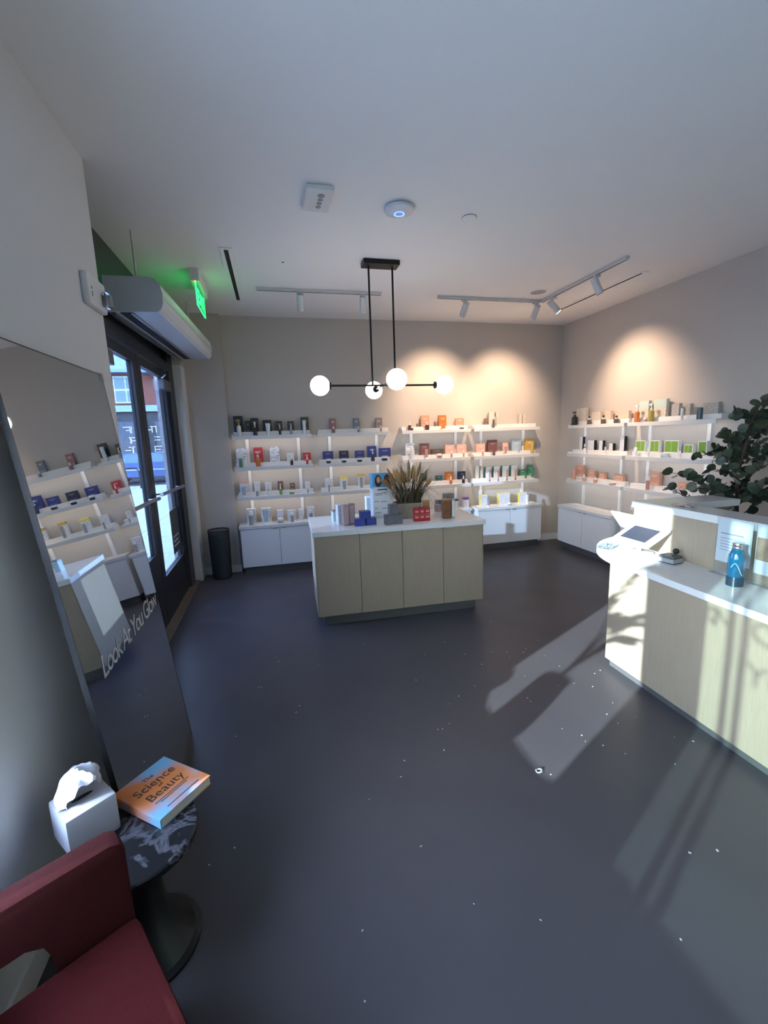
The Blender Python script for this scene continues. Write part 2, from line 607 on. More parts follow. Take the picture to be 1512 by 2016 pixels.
M_CAR = mat('blue car paint', '#3f5a8c', 0.25, 0.3, 0.03, coat=0.6)
car = thing('parked_car', 'blue car parked across the street, seen through the right door glass', 'car', (-6.2, 24.4, -0.2), 0)
prof = [(-2.1, .35), (-2.1, .8), (-1.95, .95), (-1.3, 1.0), (-.75, 1.48), (.85, 1.5), (1.5, 1.05), (2.05, .95), (2.15, .6), (2.1, .35)]
obj('body', MB().prism(prof, -0.85, 0.85, 'y'), M_CAR, car)
obj('side_window', MB().prism([(-1.1, 1.02), (-.68, 1.42), (.05, 1.44), (.05, 1.02)], -0.87, -0.85, 'y'), mat('far window glass', '#5f7d86'), car)
obj('side_window', MB().prism([(.12, 1.02), (.12, 1.44), (.8, 1.44), (1.3, 1.04)], -0.87, -0.85, 'y'), mat('far window glass', '#5f7d86'), car)
whm = MB().prism([(0.33 * math.cos(a * math.pi / 8), 0.33 * math.sin(a * math.pi / 8)) for a in range(16)], -0.1, 0.1, 'y').mesh('wheel')
whm.materials.append(M_RUBBER)
for x in (-1.35, 1.35):
    for y in (-0.82, 0.82):
        obj('wheel', whm, None, car, (x, y, 0.33))
obj('door_trim', MB().box(-1.9, 1.95, -0.87, -0.85, 0.66, 0.72), M_STEEL, car)

rack = thing('bike_rack', 'dark metal hoop rack on the sidewalk beyond the door', 'bike rack', (-6.1, 20.2, -0.1))
obj('hoop', MB().tube([(-0.6, 0, 0), (-0.6, 0, .7), (-.5, 0, .85), (.5, 0, .85), (.6, 0, .7), (.6, 0, 0)], 0.03), M_BLACK, rack)
obj('crossbar', MB().tube([(-0.6, 0, .45), (.6, 0, .45)], 0.02), M_BLACK, rack)

# ------------------------------------------------------------------ shelving and wall cabinets
BAYS = {  # unit: (start, end along the wall, cabinet depth, phrase)
    'A': (-0.51, 0.49, 0.30, 'leftmost back bay'),
    'B': (0.57, 1.57, 0.20, 'second back bay'),
    'C': (1.73, 2.76, 0.20, 'third back bay'),
    'D': (2.81, 3.87, 0.30, 'rightmost back bay'),
    'E': (4.63, 5.70, 0.30, 'right wall corner bay'),
    'F': (3.46, 4.58, 0.20, 'right wall tree bay'),
}
ZT = (1.80, 1.40, 1.015, 0.65)
ROWN = ('top', 'second', 'third')
SH_D, SH_T, RIS_H, RIS_D = 0.185, 0.045, 0.05, 0.10
M_SHELF = mat('white shelf laminate', '#dcdbdb', 0.4, 0, 0.015)
M_LED = mat('warm led strip', '#fff4ea', 0.5, emit='#f7f2ec', estr=4.0)


def bay_frame(u):
    """local frame: x along the wall (left to right as seen), y out of the wall towards the room, origin on the wall line"""
    if u in 'ABCD':
        return (BAYS[u][0], YB, 0), 0.0, BAYS[u][1] - BAYS[u][0]
    return (XR, BAYS[u][1], 0), -math.pi / 2, BAYS[u][1] - BAYS[u][0]


for u, (s0, s1, cd, ph) in BAYS.items():
    loc, rz, L = bay_frame(u)
    # in the local frame the room side is -y
    up_ = thing('shelf_upright_frame', 'pair of white uprights carrying the shelves of the ' + ph, 'shelf frame', loc, rz)
    for x in (0.17 * L, 0.83 * L):
        obj('upright', MB().box(x - 0.02, x + 0.02, -0.03, 0, ZT[3] + 0.001, ZT[0] - 0.013), M_SHELF, up_)
    for i in range(3):
        z = ZT[i]
        t = thing('wall_shelf', f'white {ROWN[i]} shelf of the {ph}', 'shelf', (loc[0], loc[1], z), rz)
        obj('board', MB().box(0, L, -SH_D + 0.0151, -0.031, -0.012, 0), M_SHELF, t)
        obj('front_lip', MB().box(0, L, -SH_D, -SH_D + 0.015, -SH_T, 0, 0.002), M_SHELF, t)
        obj('riser', MB().box(0.015, L - 0.015, -RIS_D, -0.001 if i == 0 else -0.031, 0, RIS_H, 0.002), M_SHELF, t)
        obj('end_bracket', MB().box(0.0, 0.012, -SH_D + 0.01, -0.031, 0, 0.02), M_SHELF, t)
        led = obj('led_strip', MB().box(0.03, L - 0.03, -SH_D + 0.02, -SH_D + 0.034, -0.02, -0.0125), M_LED, t)
    # base cabinet
    t = thing('wall_cabinet', f'white two door base cabinet under the {ph}', 'cabinet', loc, rz)
    obj('carcass', MB().box(0.01, L - 0.01, -cd + 0.02, 0, 0.1, ZT[3] - 0.04), M_WHITE, t)
    obj('plinth', MB().box(0.03, L - 0.03, -cd + 0.06, 0, 0, 0.1), M_PLINTH, t)
    for k in range(2):
        a = 0.01 + k * (L / 2 - 0.008)
        d_ = obj('door', MB().box(a, a + L / 2 - 0.013, -cd, -cd + 0.018, 0.105, ZT[3] - 0.045, 0.002), M_WHITE, t)
        xx = a + L / 2 - 0.09 if k == 0 else a + 0.03
        obj('pull', MB().box(xx, xx + 0.05, -cd - 0.012, -cd + 0.002, ZT[3] - 0.052, ZT[3] - 0.046), M_STEEL, d_)
    w = thing('cabinet_worktop', f'white worktop on the base cabinet of the {ph}', 'worktop', (loc[0], loc[1], ZT[3] - 0.04), rz)
    obj('slab', MB().box(-0.005, L + 0.005, -cd - 0.012, -0.001, 0, 0.04, 0.003), M_QUARTZ, w)
    if cd > 0.25:
        obj('display_ledge', MB().box(0.08, L - 0.03, -0.15, -0.035, 0.04, 0.045), M_SHELF, w)

# ------------------------------------------------------------------ products
CLR = {
    'black': '#1d1d20', 'white': '#e4e4e8', 'grey': '#a2a3a6', 'green': '#3f8a6a', 'orange': '#d9732e', 'red': '#c9323a',
    'pale blue': '#a6bccb', 'lime': '#76a53a', 'brown': '#7a5a4c', 'dusty red': '#93595a', 'slate': '#707985', 'mauve': '#8a7679',
    'blue': '#2c3a86', 'navy': '#232a4c', 'coral': '#dd8f72', 'plum': '#5a3238', 'maroon': '#7c4b4c', 'umber': '#5d4a44',
    'pink': '#d9a798', 'rose': '#c08d85', 'teal': '#2f5563', 'gold': '#cfa447', 'salmon': '#d49a80', 'cream': '#dccdb2',
    'olive': '#a89a3c', 'yellow': '#e8cf4a', 'purple': '#7a4aa0', 'mint': '#b9cfc9',
}
for k_ in CLR:      # a washed-out look is mixed into every pack colour as grey
    v_ = [int(CLR[k_][q:q + 2], 16) for q in (1, 3, 5)]
    g_ = sum(v_) / 3 * 0.7 + 38
    CLR[k_] = '#' + ''.join('%02x' % int(c_ * 0.84 + g_ * 0.16) for c_ in v_)
PRODUCTS = [
    ('A', 0, [(-0.483, -0.368, 0.203, 'black'), (-0.338, -0.278, 0.139, 'black'), (-0.271, -0.176, 0.171, 'black'), (-0.124, -0.009, 0.143, 'black'), (0.04, 0.125, 0.126, 'black'), (0.191, 0.276, 0.122, 'black'), (0.367, 0.469, 0.171, 'black')],
     [('pump', -0.417, 0.052, 0.207, 'white'), ('dropper', -0.222, 0.047, 0.177, 'black'), ('tube', -0.06, 0.06, 0.146, 'white'), ('dropper', 0.089, 0.033, 0.125, 'black'), ('dropper', 0.232, 0.034, 0.127, 'grey'), ('stick', 0.402, 0.044, 0.177, 'white')]),
    ('A', 1, [(-0.488, -0.36, 0.194, 'floral white'), (-0.266, -0.148, 0.195, 'red'), (-0.062, 0.061, 0.197, 'floral white'), (0.155, 0.249, 0.109, 'printed white'), (0.368, 0.472, 0.103, 'red')],
     [('pump', -0.431, 0.042, 0.183, 'green'), ('pump', -0.217, 0.056, 0.197, 'orange'), ('dropper', 0.212, 0.036, 0.111, 'black'), ('dropper', 0.415, 0.032, 0.114, 'red')]),
    ('A', 2, [(-0.477, -0.359, 0.153, 'pink topped white'), (-0.295, -0.219, 0.132, 'printed white'), (-0.154, -0.071, 0.116, 'printed white'), (0.009, 0.083, 0.123, 'brown'), (0.168, 0.237, 0.09, 'brown'), (0.369, 0.438, 0.092, 'printed white')],
     [('tube', -0.423, 0.053, 0.132, 'pale blue'), ('dropper', -0.258, 0.036, 0.125, 'grey'), ('dropper', -0.112, 0.033, 0.116, 'white'), ('dropper', 0.041, 0.033, 0.138, 'lime'), ('jar', 0.187, 0.064, 0.048, 'lime'), ('stick', 0.399, 0.017, 0.082, 'grey')]),
    ('A', 3, [(-0.415, -0.361, 0.198, 'printed white'), (-0.358, -0.3, 0.194, 'printed white'), (-0.231, -0.106, 0.19, 'printed white'), (-0.027, 0.055, 0.151, 'printed white'), (0.107, 0.216, 0.139, 'printed white'), (0.259, 0.312, 0.145, 'printed white'), (0.367, 0.47, 0.163, 'printed white')],
     [('stick', -0.358, 0.057, 0.185, 'grey'), ('tube', -0.174, 0.072, 0.186, 'pale blue'), ('jar', 0.015, 0.077, 0.066, 'grey'), ('stick', 0.164, 0.041, 0.128, 'grey'), ('stick', 0.413, 0.041, 0.148, 'grey')]),
    ('B', 0, [(0.754, 0.832, 0.142, 'dusty red'), (1.076, 1.153, 0.14, 'slate'), (1.386, 1.478, 0.138, 'mauve')],
     [('dropper', 0.788, 0.043, 0.095, 'dusty red'), ('dropper', 1.129, 0.036, 0.078, 'slate'), ('dropper', 1.441, 0.024, 0.085, 'mauve')]),
    ('B', 1, [(0.634, 0.774, 0.107, 'blue'), (0.859, 0.988, 0.107, 'navy'), (1.08, 1.208, 0.101, 'blue'), (1.253, 1.381, 0.155, 'blue'), (1.42, 1.587, 0.122, 'blue')],
     [('jar', 0.699, 0.063, 0.058, 'navy'), ('jar', 0.909, 0.065, 0.054, 'navy'), ('jar', 1.125, 0.066, 0.053, 'navy'), ('pump', 1.311, 0.052, 0.161, 'navy'), ('jar', 1.48, 0.081, 0.06, 'navy')]),
    ('B', 2, [(0.64, 0.738, 0.124, 'printed white'), (0.846, 0.96, 0.14, 'yellow topped white'), (1.106, 1.197, 0.166, 'gold topped white'), (1.349, 1.435, 0.158, 'gold topped white'), (1.533, 1.618, 0.148, 'gold topped white')],
     [('stick', 0.686, 0.019, 0.133, 'grey'), ('tube', 0.899, 0.047, 0.133, 'grey'), ('tube', 1.137, 0.048, 0.175, 'grey')]),
    ('C', 0, [(1.984, 2.019, 0.044, 'brown'), (2.046, 2.166, 0.154, 'coral'), (2.251, 2.286, 0.063, 'brown'), (2.314, 2.426, 0.152, 'orange'), (2.57, 2.699, 0.104, 'coral')],
     [('dropper', 1.852, 0.043, 0.133, 'plum'), ('dropper', 1.89, 0.031, 0.058, 'plum'), ('pump', 2.109, 0.059, 0.115, 'plum'), ('tube', 2.353, 0.073, 0.09, 'orange'), ('jar', 2.633, 0.062, 0.034, 'plum')]),
    ('C', 1, [(1.808, 1.937, 0.171, 'floral white'), (2.025, 2.159, 0.163, 'maroon'), (2.196, 2.374, 0.076, 'umber'), (2.404, 2.543, 0.13, 'pink'), (2.585, 2.737, 0.131, 'pink')],
     [('stick', 1.877, 0.043, 0.184, 'white'), ('tube', 2.093, 0.048, 0.134, 'rose'), ('jar', 2.288, 0.07, 0.062, 'rose'), ('dropper', 2.474, 0.029, 0.103, 'rose'), ('dropper', 2.662, 0.025, 0.103, 'rose')]),
    ('C', 2, [(2.045, 2.119, 0.122, 'teal'), (2.26, 2.354, 0.075, 'teal'), (2.412, 2.527, 0.121, 'orange'), (2.608, 2.719, 0.119, 'navy')],
     [('dropper', 2.46, 0.042, 0.118, 'orange'), ('dropper', 2.657, 0.043, 0.115, 'navy')]),
    ('C', 3, [(2.533, 2.58, 0.137, 'blue topped white'), (2.666, 2.747, 0.149, 'purple topped white')],
     []),
    ('D', 0, [(3.031, 3.066, 0.09, 'brown'), (3.098, 3.183, 0.181, 'printed cream'), (3.206, 3.241, 0.176, 'printed cream'), (3.594, 3.629, 0.145, 'printed cream'), (3.653, 3.688, 0.144, 'printed cream')],
     [('stick', 3.131, 0.024, 0.121, 'umber'), ('tube', 3.165, 0.043, 0.163, 'grey')]),
    ('D', 1, [(2.891, 3.036, 0.128, 'pink'), (3.082, 3.232, 0.177, 'maroon'), (3.32, 3.415, 0.128, 'pink'), (3.478, 3.629, 0.17, 'pale blue'), (3.699, 3.846, 0.174, 'gold')],
     [('stick', 2.965, 0.024, 0.091, 'rose'), ('tube', 3.144, 0.053, 0.161, 'maroon'), ('tube', 3.335, 0.041, 0.121, 'rose'), ('tube', 3.553, 0.038, 0.157, 'pale blue'), ('stick', 3.776, 0.047, 0.148, 'gold')]),
    ('D', 2, [(2.895, 2.936, 0.187, 'printed cream'), (2.969, 3.005, 0.183, 'printed cream'), (3.046, 3.137, 0.163, 'green sided white'), (3.177, 3.274, 0.168, 'green sided white'), (3.319, 3.425, 0.168, 'green sided white'), (3.467, 3.569, 0.169, 'green sided white'), (3.619, 3.712, 0.097, 'green'), (3.753, 3.84, 0.159, 'green')],
     [('tube', 3.079, 0.028, 0.161, 'rose'), ('tube', 3.218, 0.031, 0.162, 'rose'), ('tube', 3.361, 0.029, 0.159, 'rose'), ('tube', 3.503, 0.032, 0.159, 'rose'), ('tube', 3.676, 0.039, 0.108, 'green'), ('tube', 3.791, 0.056, 0.167, 'green')]),
    ('D', 3, [(2.938, 3.044, 0.162, 'yellow sided white'), (3.237, 3.419, 0.171, 'yellow sided white'), (3.587, 3.706, 0.159, 'yellow sided white')],
     [('tube', 3.015, 0.053, 0.142, 'grey'), ('jar', 3.363, 0.054, 0.043, 'grey'), ('tube', 3.657, 0.06, 0.146, 'white')]),
    ('E', 0, [(5.465, 5.667, 0.184, 'printed cream'), (5.181, 5.337, 0.112, 'printed cream'), (4.991, 5.081, 0.113, 'printed pink'), (4.685, 4.839, 0.097, 'printed pink')],
     [('pump', 5.61, 0.081, 0.186, 'black'), ('dropper', 5.303, 0.058, 0.115, 'umber'), ('dropper', 5.036, 0.06, 0.109, 'umber'), ('dropper', 4.804, 0.062, 0.097, 'umber')]),
    ('E', 1, [(5.51, 5.571, 0.181, 'black sided white'), (5.272, 5.403, 0.133, 'black sided white'), (5.108, 5.173, 0.13, 'black sided white'), (4.921, 4.986, 0.093, 'black sided white'), (4.729, 4.801, 0.185, 'black sided white')],
     [('dropper', 5.37, 0.044, 0.137, 'white'), ('stick', 4.971, 0.019, 0.1, 'white')]),
    ('E', 2, [(5.467, 5.633, 0.167, 'salmon'), (5.233, 5.375, 0.102, 'salmon'), (5.042, 5.148, 0.088, 'salmon'), (4.712, 4.869, 0.086, 'salmon')],
     [('stick', 5.583, 0.056, 0.157, 'salmon'), ('dropper', 5.356, 0.048, 0.097, 'salmon'), ('dropper', 5.13, 0.049, 0.078, 'salmon'), ('jar', 4.813, 0.078, 0.02, 'salmon')]),
    ('F', 3, [(4.316, 4.469, 0.178, 'printed grey')],
     [('stick', 4.427, 0.05, 0.151, 'cream')]),
    ('F', 0, [(4.387, 4.522, 0.192, 'mint and cream'), (4.146, 4.314, 0.196, 'mint and cream'), (3.98, 4.071, 0.132, 'printed grey'), (3.844, 3.897, 0.12, 'printed grey'), (3.542, 3.698, 0.113, 'printed grey')],
     [('stick', 4.525, 0.027, 0.052, 'white'), ('pump', 4.477, 0.055, 0.197, 'orange'), ('jar', 4.347, 0.045, 0.052, 'rose'), ('pump', 4.27, 0.057, 0.201, 'olive'), ('stick', 3.875, 0.026, 0.123, 'white'), ('stick', 3.67, 0.053, 0.117, 'teal')]),
    ('F', 1, [(4.4, 4.545, 0.133, 'lime fronted white'), (4.202, 4.33, 0.134, 'lime fronted white'), (3.951, 4.131, 0.135, 'lime fronted white'), (3.776, 3.884, 0.093, 'lime fronted white'), (3.623, 3.719, 0.129, 'lime fronted white')],
     [('tube', 4.466, 0.055, 0.106, 'white'), ('tube', 4.274, 0.038, 0.106, 'white'), ('jar', 4.05, 0.078, 0.05, 'white'), ('tube', 3.865, 0.032, 0.078, 'white')]),
    ('F', 2, [(4.167, 4.31, 0.159, 'salmon'), (3.816, 3.918, 0.067, 'salmon')],
     [('stick', 4.253, 0.041, 0.16, 'rose'), ('stick', 3.885, 0.038, 0.069, 'grey')]),
]


def cm(c, rough=0.4):
    return mat('pack ' + c, CLR[c], rough, 0, 0.05, 25)


def board(c):
    """(body material, front material, top band material) of a carton"""
    if c == 'floral white':
        return mat_print('floral carton', '#dfe0e6', '#9aa0b4', 45, 0.56, (1, 1, 1)), None, None
    if c.startswith('printed '):
        b = {'printed white': '#dcdde2', 'printed cream': '#d3c8bb', 'printed pink': '#e0bfae', 'printed grey': '#b4afab'}[c]
        return mat_print(c + ' carton', b, {'printed white': '#8d93a3', 'printed cream': '#9a8f88', 'printed pink': '#b78f80', 'printed grey': '#7f7d7c'}[c], 50, 0.58, (1, 1, 4)), None, None
    if c.endswith(' topped white'):
        k = c.split(' ')[0]
        return mat_print('printed white carton', '#dcdde2', '#8d93a3', 50, 0.58, (1, 1, 4)), None, cm(k)
    if c.endswith(' sided white'):
        k = c.split(' ')[0]
        return cm(k), mat_print('printed white carton', '#dcdde2', '#8d93a3', 50, 0.58, (1, 1, 4)), None
    if c.endswith(' fronted white'):
        k = c.split(' ')[0]
        return mat('white carton side', '#d8d9dc', 0.45), cm(k), None
    if c == 'mint and cream':
        return mat_print('printed cream carton', '#d3c8bb', '#9a8f88', 50, 0.58, (1, 1, 4)), None, cm('mint')
    return cm(c, 0.35), None, None


def carton(w, d, h, c, name='carton', **kw):
    """front faces local -y, origin at the bottom front left corner"""
    body, front, top = board(c)
    t = thing(name, **kw)
    split = h * (0.55 if c == 'mint and cream' else 0.78)
    hz = split if top else h
    obj('box_body', MB().box(0, w, 0, d, 0, hz - (0 if top else 0.0015), 0.0012), body, t)
    if top:
        obj('box_lid', MB().box(0, w, 0, d, hz, h, 0.0012), top, t)
    else:
        obj('top_flap', MB().box(0.001, w - 0.001, 0.001, d - 0.001, h - 0.0015, h), body, t)
    if front:
        e = 0.008 if 'fronted' in c else 0.001
        if 'fronted' in c and w > 0.1:
            for q in range(2):
                obj('front_panel', MB().box(e + q * w / 2 - q * 0.006, w / 2 - 0.002 + q * (w / 2 - e + 0.002), -0.0008, 0.0005, e, h - e), front, t)
        else:
            obj('front_panel', MB().box(e, w - e, -0.0008, 0.0005, e, h - e), front, t)
    elif not c.startswith(('printed', 'floral')) and not top:
        ink = mat('foil print', '#b9b3ac', 0.35, 0.5) if c in ('black', 'navy', 'blue', 'maroon', 'umber') else mat('pale print', '#e6d8d0', 0.5)
        p = MB()
        p.box(w * .25, w * .75, -0.0008, 0, h * .70, h * .74)
        p.box(w * .32, w * .68, -0.0008, 0, h * .60, h * .63)
        p.box(w * .2, w * .8, -0.0008, 0, h * .12, h * .15)
        obj('printed_mark', p, ink, t)
    return t


GOLD = ('#b98f4a', 0.3, 0.9)


def bottle(kind, w, h, c, **kw):
    r = w / 2
    t = thing({'pump': 'pump_bottle', 'dropper': 'dropper_bottle', 'tube': 'cream_tube', 'jar': 'cream_jar', 'stick': 'slim_bottle'}[kind], **kw)
    b = cm(c, 0.22)
    cap_m = mat('gilt cap', *GOLD) if c in ('black', 'white') and kind in ('pump', 'dropper') else mat('white cap', '#e6e6e6', 0.3)
    if kind == 'pump':
        hb = h * 0.64
        obj('bottle_body', MB().lathe([(0, 0), (r * .94, 0), (r, 0.004), (r, hb * .86), (r * .8, hb * .95), (r * .4, hb), (0, hb)], 18), b, t, smooth=True)
        pc = cap_m if c != 'black' else mat('black cap', '#1c1c1e', 0.3)
        obj('pump_collar', MB().cyl(0, 0, hb, hb + h * .12, r * .45, 14), pc, t, smooth=True)
        ph = obj('pump_head', MB().cyl(0, 0, hb + h * .12, h * .93, r * .14, 10).box(-r * 1.0, r * .42, -r * .26, r * .26, h * .9, h, 0.001), pc, t)
    elif kind == 'dropper':
        hb = h * 0.56
        obj('bottle_body', MB().lathe([(0, 0), (r * .94, 0), (r, 0.004), (r, hb * .85), (r * .75, hb * .95), (r * .45, hb), (0, hb)], 18), b, t, smooth=True)
        obj('cap_ring', MB().cyl(0, 0, hb, hb + h * .16, r * .55, 14), cap_m, t, smooth=True)
        obj('dropper_bulb', MB().lathe([(r * .4, hb + h * .16), (r * .44, h * .84), (r * .34, h * .96), (0, h)], 14), mat('dark bulb', '#29292b', 0.5) if c == 'umber' else mat('white cap', '#e6e6e6'), t, smooth=True)
    elif kind == 'tube':
        hc = h * 0.16
        dark = c in ('rose', 'maroon') and h > .15
        obj('tube_cap', MB().cyl(0, 0, 0, hc, r * .62, 16), mat('dark cap', '#3a3436', 0.35) if dark else mat('white cap', '#e6e6e6', 0.3), t, smooth=True)
        m_ = MB()
        n = 16
        rings = []
        for q, (sx, sy, z) in enumerate(((.66, .66, hc), (.8, .6, h * .4), (.92, .34, h * .75), (1.0, .06, h * .97), (1.0, .06, h))):
            rings.append([m_.bm.verts.new((r * sx * math.cos(2 * math.pi * k / n), r * sy * math.sin(2 * math.pi * k / n), z)) for k in range(n)])
        for a, bb in zip(rings[:-1], rings[1:]):
            for k in range(n):
                m_.bm.faces.new((a[k], a[(k + 1) % n], bb[(k + 1) % n], bb[k]))
        m_.bm.faces.new(rings[0][::-1])
        m_.bm.faces.new(rings[-1])
        obj('tube_body', m_, b, t, smooth=True)
    elif kind == 'jar':
        obj('jar_base', MB().lathe([(0, 0), (r * .9, 0), (r, h * .12), (r, h * .52), (r * .9, h * .56), (0, h * .56)], 20), b, t, smooth=True)
        obj('jar_lid', MB().lathe([(r * .96, h * .56), (r * .96, h * .94), (r * .88, h), (0, h)], 20), mat('white cap', '#e6e6e6', 0.3), t, smooth=True)
    else:
        obj('bottle_body', MB().lathe([(0, 0), (r, 0), (r, h * .7), (0, h * .7)], 18), b, t, smooth=True)
        obj('bottle_cap', MB().lathe([(r * .96, h * .7), (r * .96, h * .985), (r * .9, h), (0, h)], 18), mat('white cap', '#e6e6e6', 0.3) if c in ('grey', 'white', 'cream', 'rose') else b, t, smooth=True)
    return t


ORD = ('first', 'second', 'third', 'fourth', 'fifth', 'sixth', 'seventh', 'eighth')
KIND_WORD = {'pump': 'pump bottle', 'dropper': 'dropper bottle', 'tube': 'cream tube', 'jar': 'cream jar', 'stick': 'slim bottle'}
for u, row, boxes, testers in PRODUCTS:
    ph = BAYS[u][3]
    where = f'{ROWN[row]} shelf, {ph}' if row < 3 else f'cabinet top, {ph}'
    z_b = ZT[row] + (RIS_H if row < 3 else 0.0)
    yo = 0.075 if row < 3 else 0.135        # box front distance from the wall
    tall = max(b[2] for b in boxes)
    order = sorted(boxes, key=lambda b: b[0] if u in 'ABCD' else -b[0])
    if row == 3 and u in 'ADE':
        z_b += 0.005
    for k, (c0, c1, h, c) in enumerate(order):
        lab = f'{c} carton, {ORD[k]} carton from left, {where}'
        h = max(h, 0.04)
        if u in 'ABCD':
            carton(c1 - c0, 0.043 if row < 3 else 0.06, h, c, label=lab, cat='carton', loc=(c0, YB - yo, z_b), group=f'cartons of the {ph}')
        else:
            carton(c1 - c0, 0.043 if row < 3 else 0.06, h, c, label=lab, cat='carton', loc=(XR - yo, c1, z_b), rotz=-math.pi / 2, group=f'cartons of the {ph}')
    order = sorted(testers, key=lambda b: b[1] if u in 'ABCD' else -b[1])
    for k, (kind, cpos, w, h, c) in enumerate(order):
        h = max(h, 0.036)
        lab = f'{c} {KIND_WORD[kind]}, {ORD[k]} tester from left, {where}'
        yt = (0.145 if row < 3 else 0.23) if BAYS[u][2] > 0.25 or row < 3 else 0.17
        cat = 'jar' if kind == 'jar' else 'tube' if kind == 'tube' else 'bottle'
        if u in 'ABCD':
            bottle(kind, w, h, c, label=lab, cat=cat, loc=(cpos, YB - yt, ZT[row]), group=f'testers of the {ph}')
        else:
            bottle(kind, w, h, c, label=lab, cat=cat, loc=(XR - yt, cpos, ZT[row]), rotz=-math.pi / 2, group=f'testers of the {ph}')

# ------------------------------------------------------------------ island
IS_LOC, IS_ROT, IW, ID, IT = (0.27, 3.874, 0), -0.031, 1.6575, 0.80, 0.917
isl = thing('island_cabinet', 'pale wood island cabinet with four doors in the middle of the floor', 'cabinet', IS_LOC, IS_ROT)
obj('carcass', MB().box(0.022, IW - 0.022, 0.045, ID - 0.02, 0.105, IT - 0.046), M_WOOD, isl)
obj('plinth', MB().box(0.07, IW - 0.07, 0.085, ID - 0.07, 0, 0.105), M_PLINTH, isl)
dw = (IW - 0.044) / 4
for k in range(4):
    a = 0.022 + k * dw
    d_ = obj('door', MB().box(a + 0.002, a + dw - 0.002, 0.024, 0.043, 0.107, IT - 0.05, 0.0015), M_WOOD, isl)
    xx = {0: a + dw - 0.09, 1: a + 0.02, 2: a + dw - 0.09, 3: a + 0.02}[k]
    obj('pull', MB().box(xx, xx + 0.07, 0.012, 0.026, IT - 0.055, IT - 0.05), M_STEEL, d_)
obj('side_panel', MB().box(0.015, 0.022, 0.024, ID - 0.02, 0.107, IT - 0.046), M_WOOD, isl)
obj('side_panel', MB().box(IW - 0.022, IW - 0.015, 0.024, ID - 0.02, 0.107, IT - 0.046), M_WOOD, isl)
wt = thing('island_worktop', 'pale stone worktop lying on the wooden island', 'worktop', (IS_LOC[0], IS_LOC[1], IT - 0.046), IS_ROT)
obj('slab', MB().box(0, IW, 0, ID, 0, 0.046, 0.003), M_QUARTZ, wt)

ZI = IT + 0.0005


def on_island(name, label, w, d, h, x, y, rz, m, front=None, cat='carton', group=None, z=ZI, top=None):
    t = thing(name, label, cat, (x, y, z), rz, group)
    hh = h * 0.88 if top else h
    obj('box_body', MB().box(-w / 2, w / 2, -d / 2, d / 2, 0, hh, 0.0015), m, t)
    if top:
        obj('box_lid', MB().box(-w / 2, w / 2, -d / 2, d / 2, hh, h, 0.0015), top, t)
    if front:
        obj('front_panel', MB().box(-w / 2 + .006, w / 2 - .006, -d / 2 - .0008, -d / 2, h * .08, h * .92), front, t)
    return t


on_island('gift_box', 'small pale blue box with dark lid at the left end of the island', 0.055, 0.05, 0.11, 0.54, 4.36, 0.3, cm('pale blue'), None, top=mat('pack slate', CLR['slate']))
on_island('tall_carton', 'tall white carton beside the pink cartons on the island', 0.045, 0.05, 0.195, 0.556, 4.15, 0.35, M_PAPER, mat_print('printed white carton', '#dcdde2', '#8d93a3'))
pinkm = mat('dusty pink board', '#a58a8c', 0.4)
on_island('tall_carton', 'dusty pink tall carton standing next to the white carton on the island', 0.058, 0.055, 0.197, 0.605, 4.085, 0.3, pinkm, mat('pink panel', '#b59ea0', 0.4))
on_island('tall_carton', 'dusty pink tall carton nearest the blue boxes on the island', 0.058, 0.055, 0.2, 0.675, 4.12, -0.15, mat('darker pink board', '#8f7577', 0.4), mat('pink panel', '#b59ea0', 0.4))
bx = cm('blue', 0.35)
on_island('blue_box', 'lower left blue box of the pyramid on the island', 0.098, 0.09, 0.068, 0.733, 4.03, -0.1, bx, mat('blue panel', '#33418f', 0.35))
on_island('blue_box', 'lower right blue box of the pyramid on the island', 0.098, 0.09, 0.068, 0.835, 4.04, 0.08, bx, mat('blue panel', '#33418f', 0.35))
on_island('blue_box', 'top blue box of the pyramid on the island', 0.098, 0.09, 0.068, 0.785, 4.035, 0.02, bx, mat('blue panel', '#33418f', 0.35), z=ZI + 0.0685)
gy = mat('charcoal grey board', '#5d5c62', 0.5)
on_island('grey_box', 'lower left grey box of the pyramid in front of the planter', 0.082, 0.08, 0.094, 1.005, 3.975, 0.05, gy, mat('grey panel', '#66656b', 0.5))
on_island('grey_box', 'lower right grey box of the pyramid in front of the planter', 0.082, 0.08, 0.094, 1.089, 3.98, -0.03, gy, mat('grey panel', '#66656b', 0.5))
on_island('grey_box', 'top grey box of the pyramid in front of the planter', 0.082, 0.08, 0.094, 1.047, 3.978, 0.02, gy, mat('grey panel', '#66656b', 0.5), z=ZI + 0.0945)
redm = mat('carmine board', '#a5252d', 0.4)
for k, nm in enumerate(('left', 'middle', 'right')):
    t = on_island('red_carton', f'{nm} one of three red cartons standing in front of the planter', 0.052, 0.05, 0.13, 1.288 + 0.0535 * k, 4.02 - 0.002 * k, -0.02, redm)
    obj('printed_mark', MB().box(-0.016, 0.016, -0.0262, -0.0252, 0.085, 0.105).box(-0.018, 0.018, -0.0262, -0.0252, 0.03, 0.05).box(-0.026, 0.026, -0.0258, -0.0252, 0.063, 0.066),
        mat('pale red print', '#d98a86', 0.5), t)
on_island('amber_carton', 'tall amber fronted carton at the right end of the island', 0.082, 0.06, 0.19, 1.612, 4.05, -0.12, mat('bronze board', '#6e5040', 0.3, 0.3),
          mat('amber print', '#7d5236', 0.3, 0.2, 0.5, 18), top=mat('copper lid', '#a56a41', 0.35, 0.4))
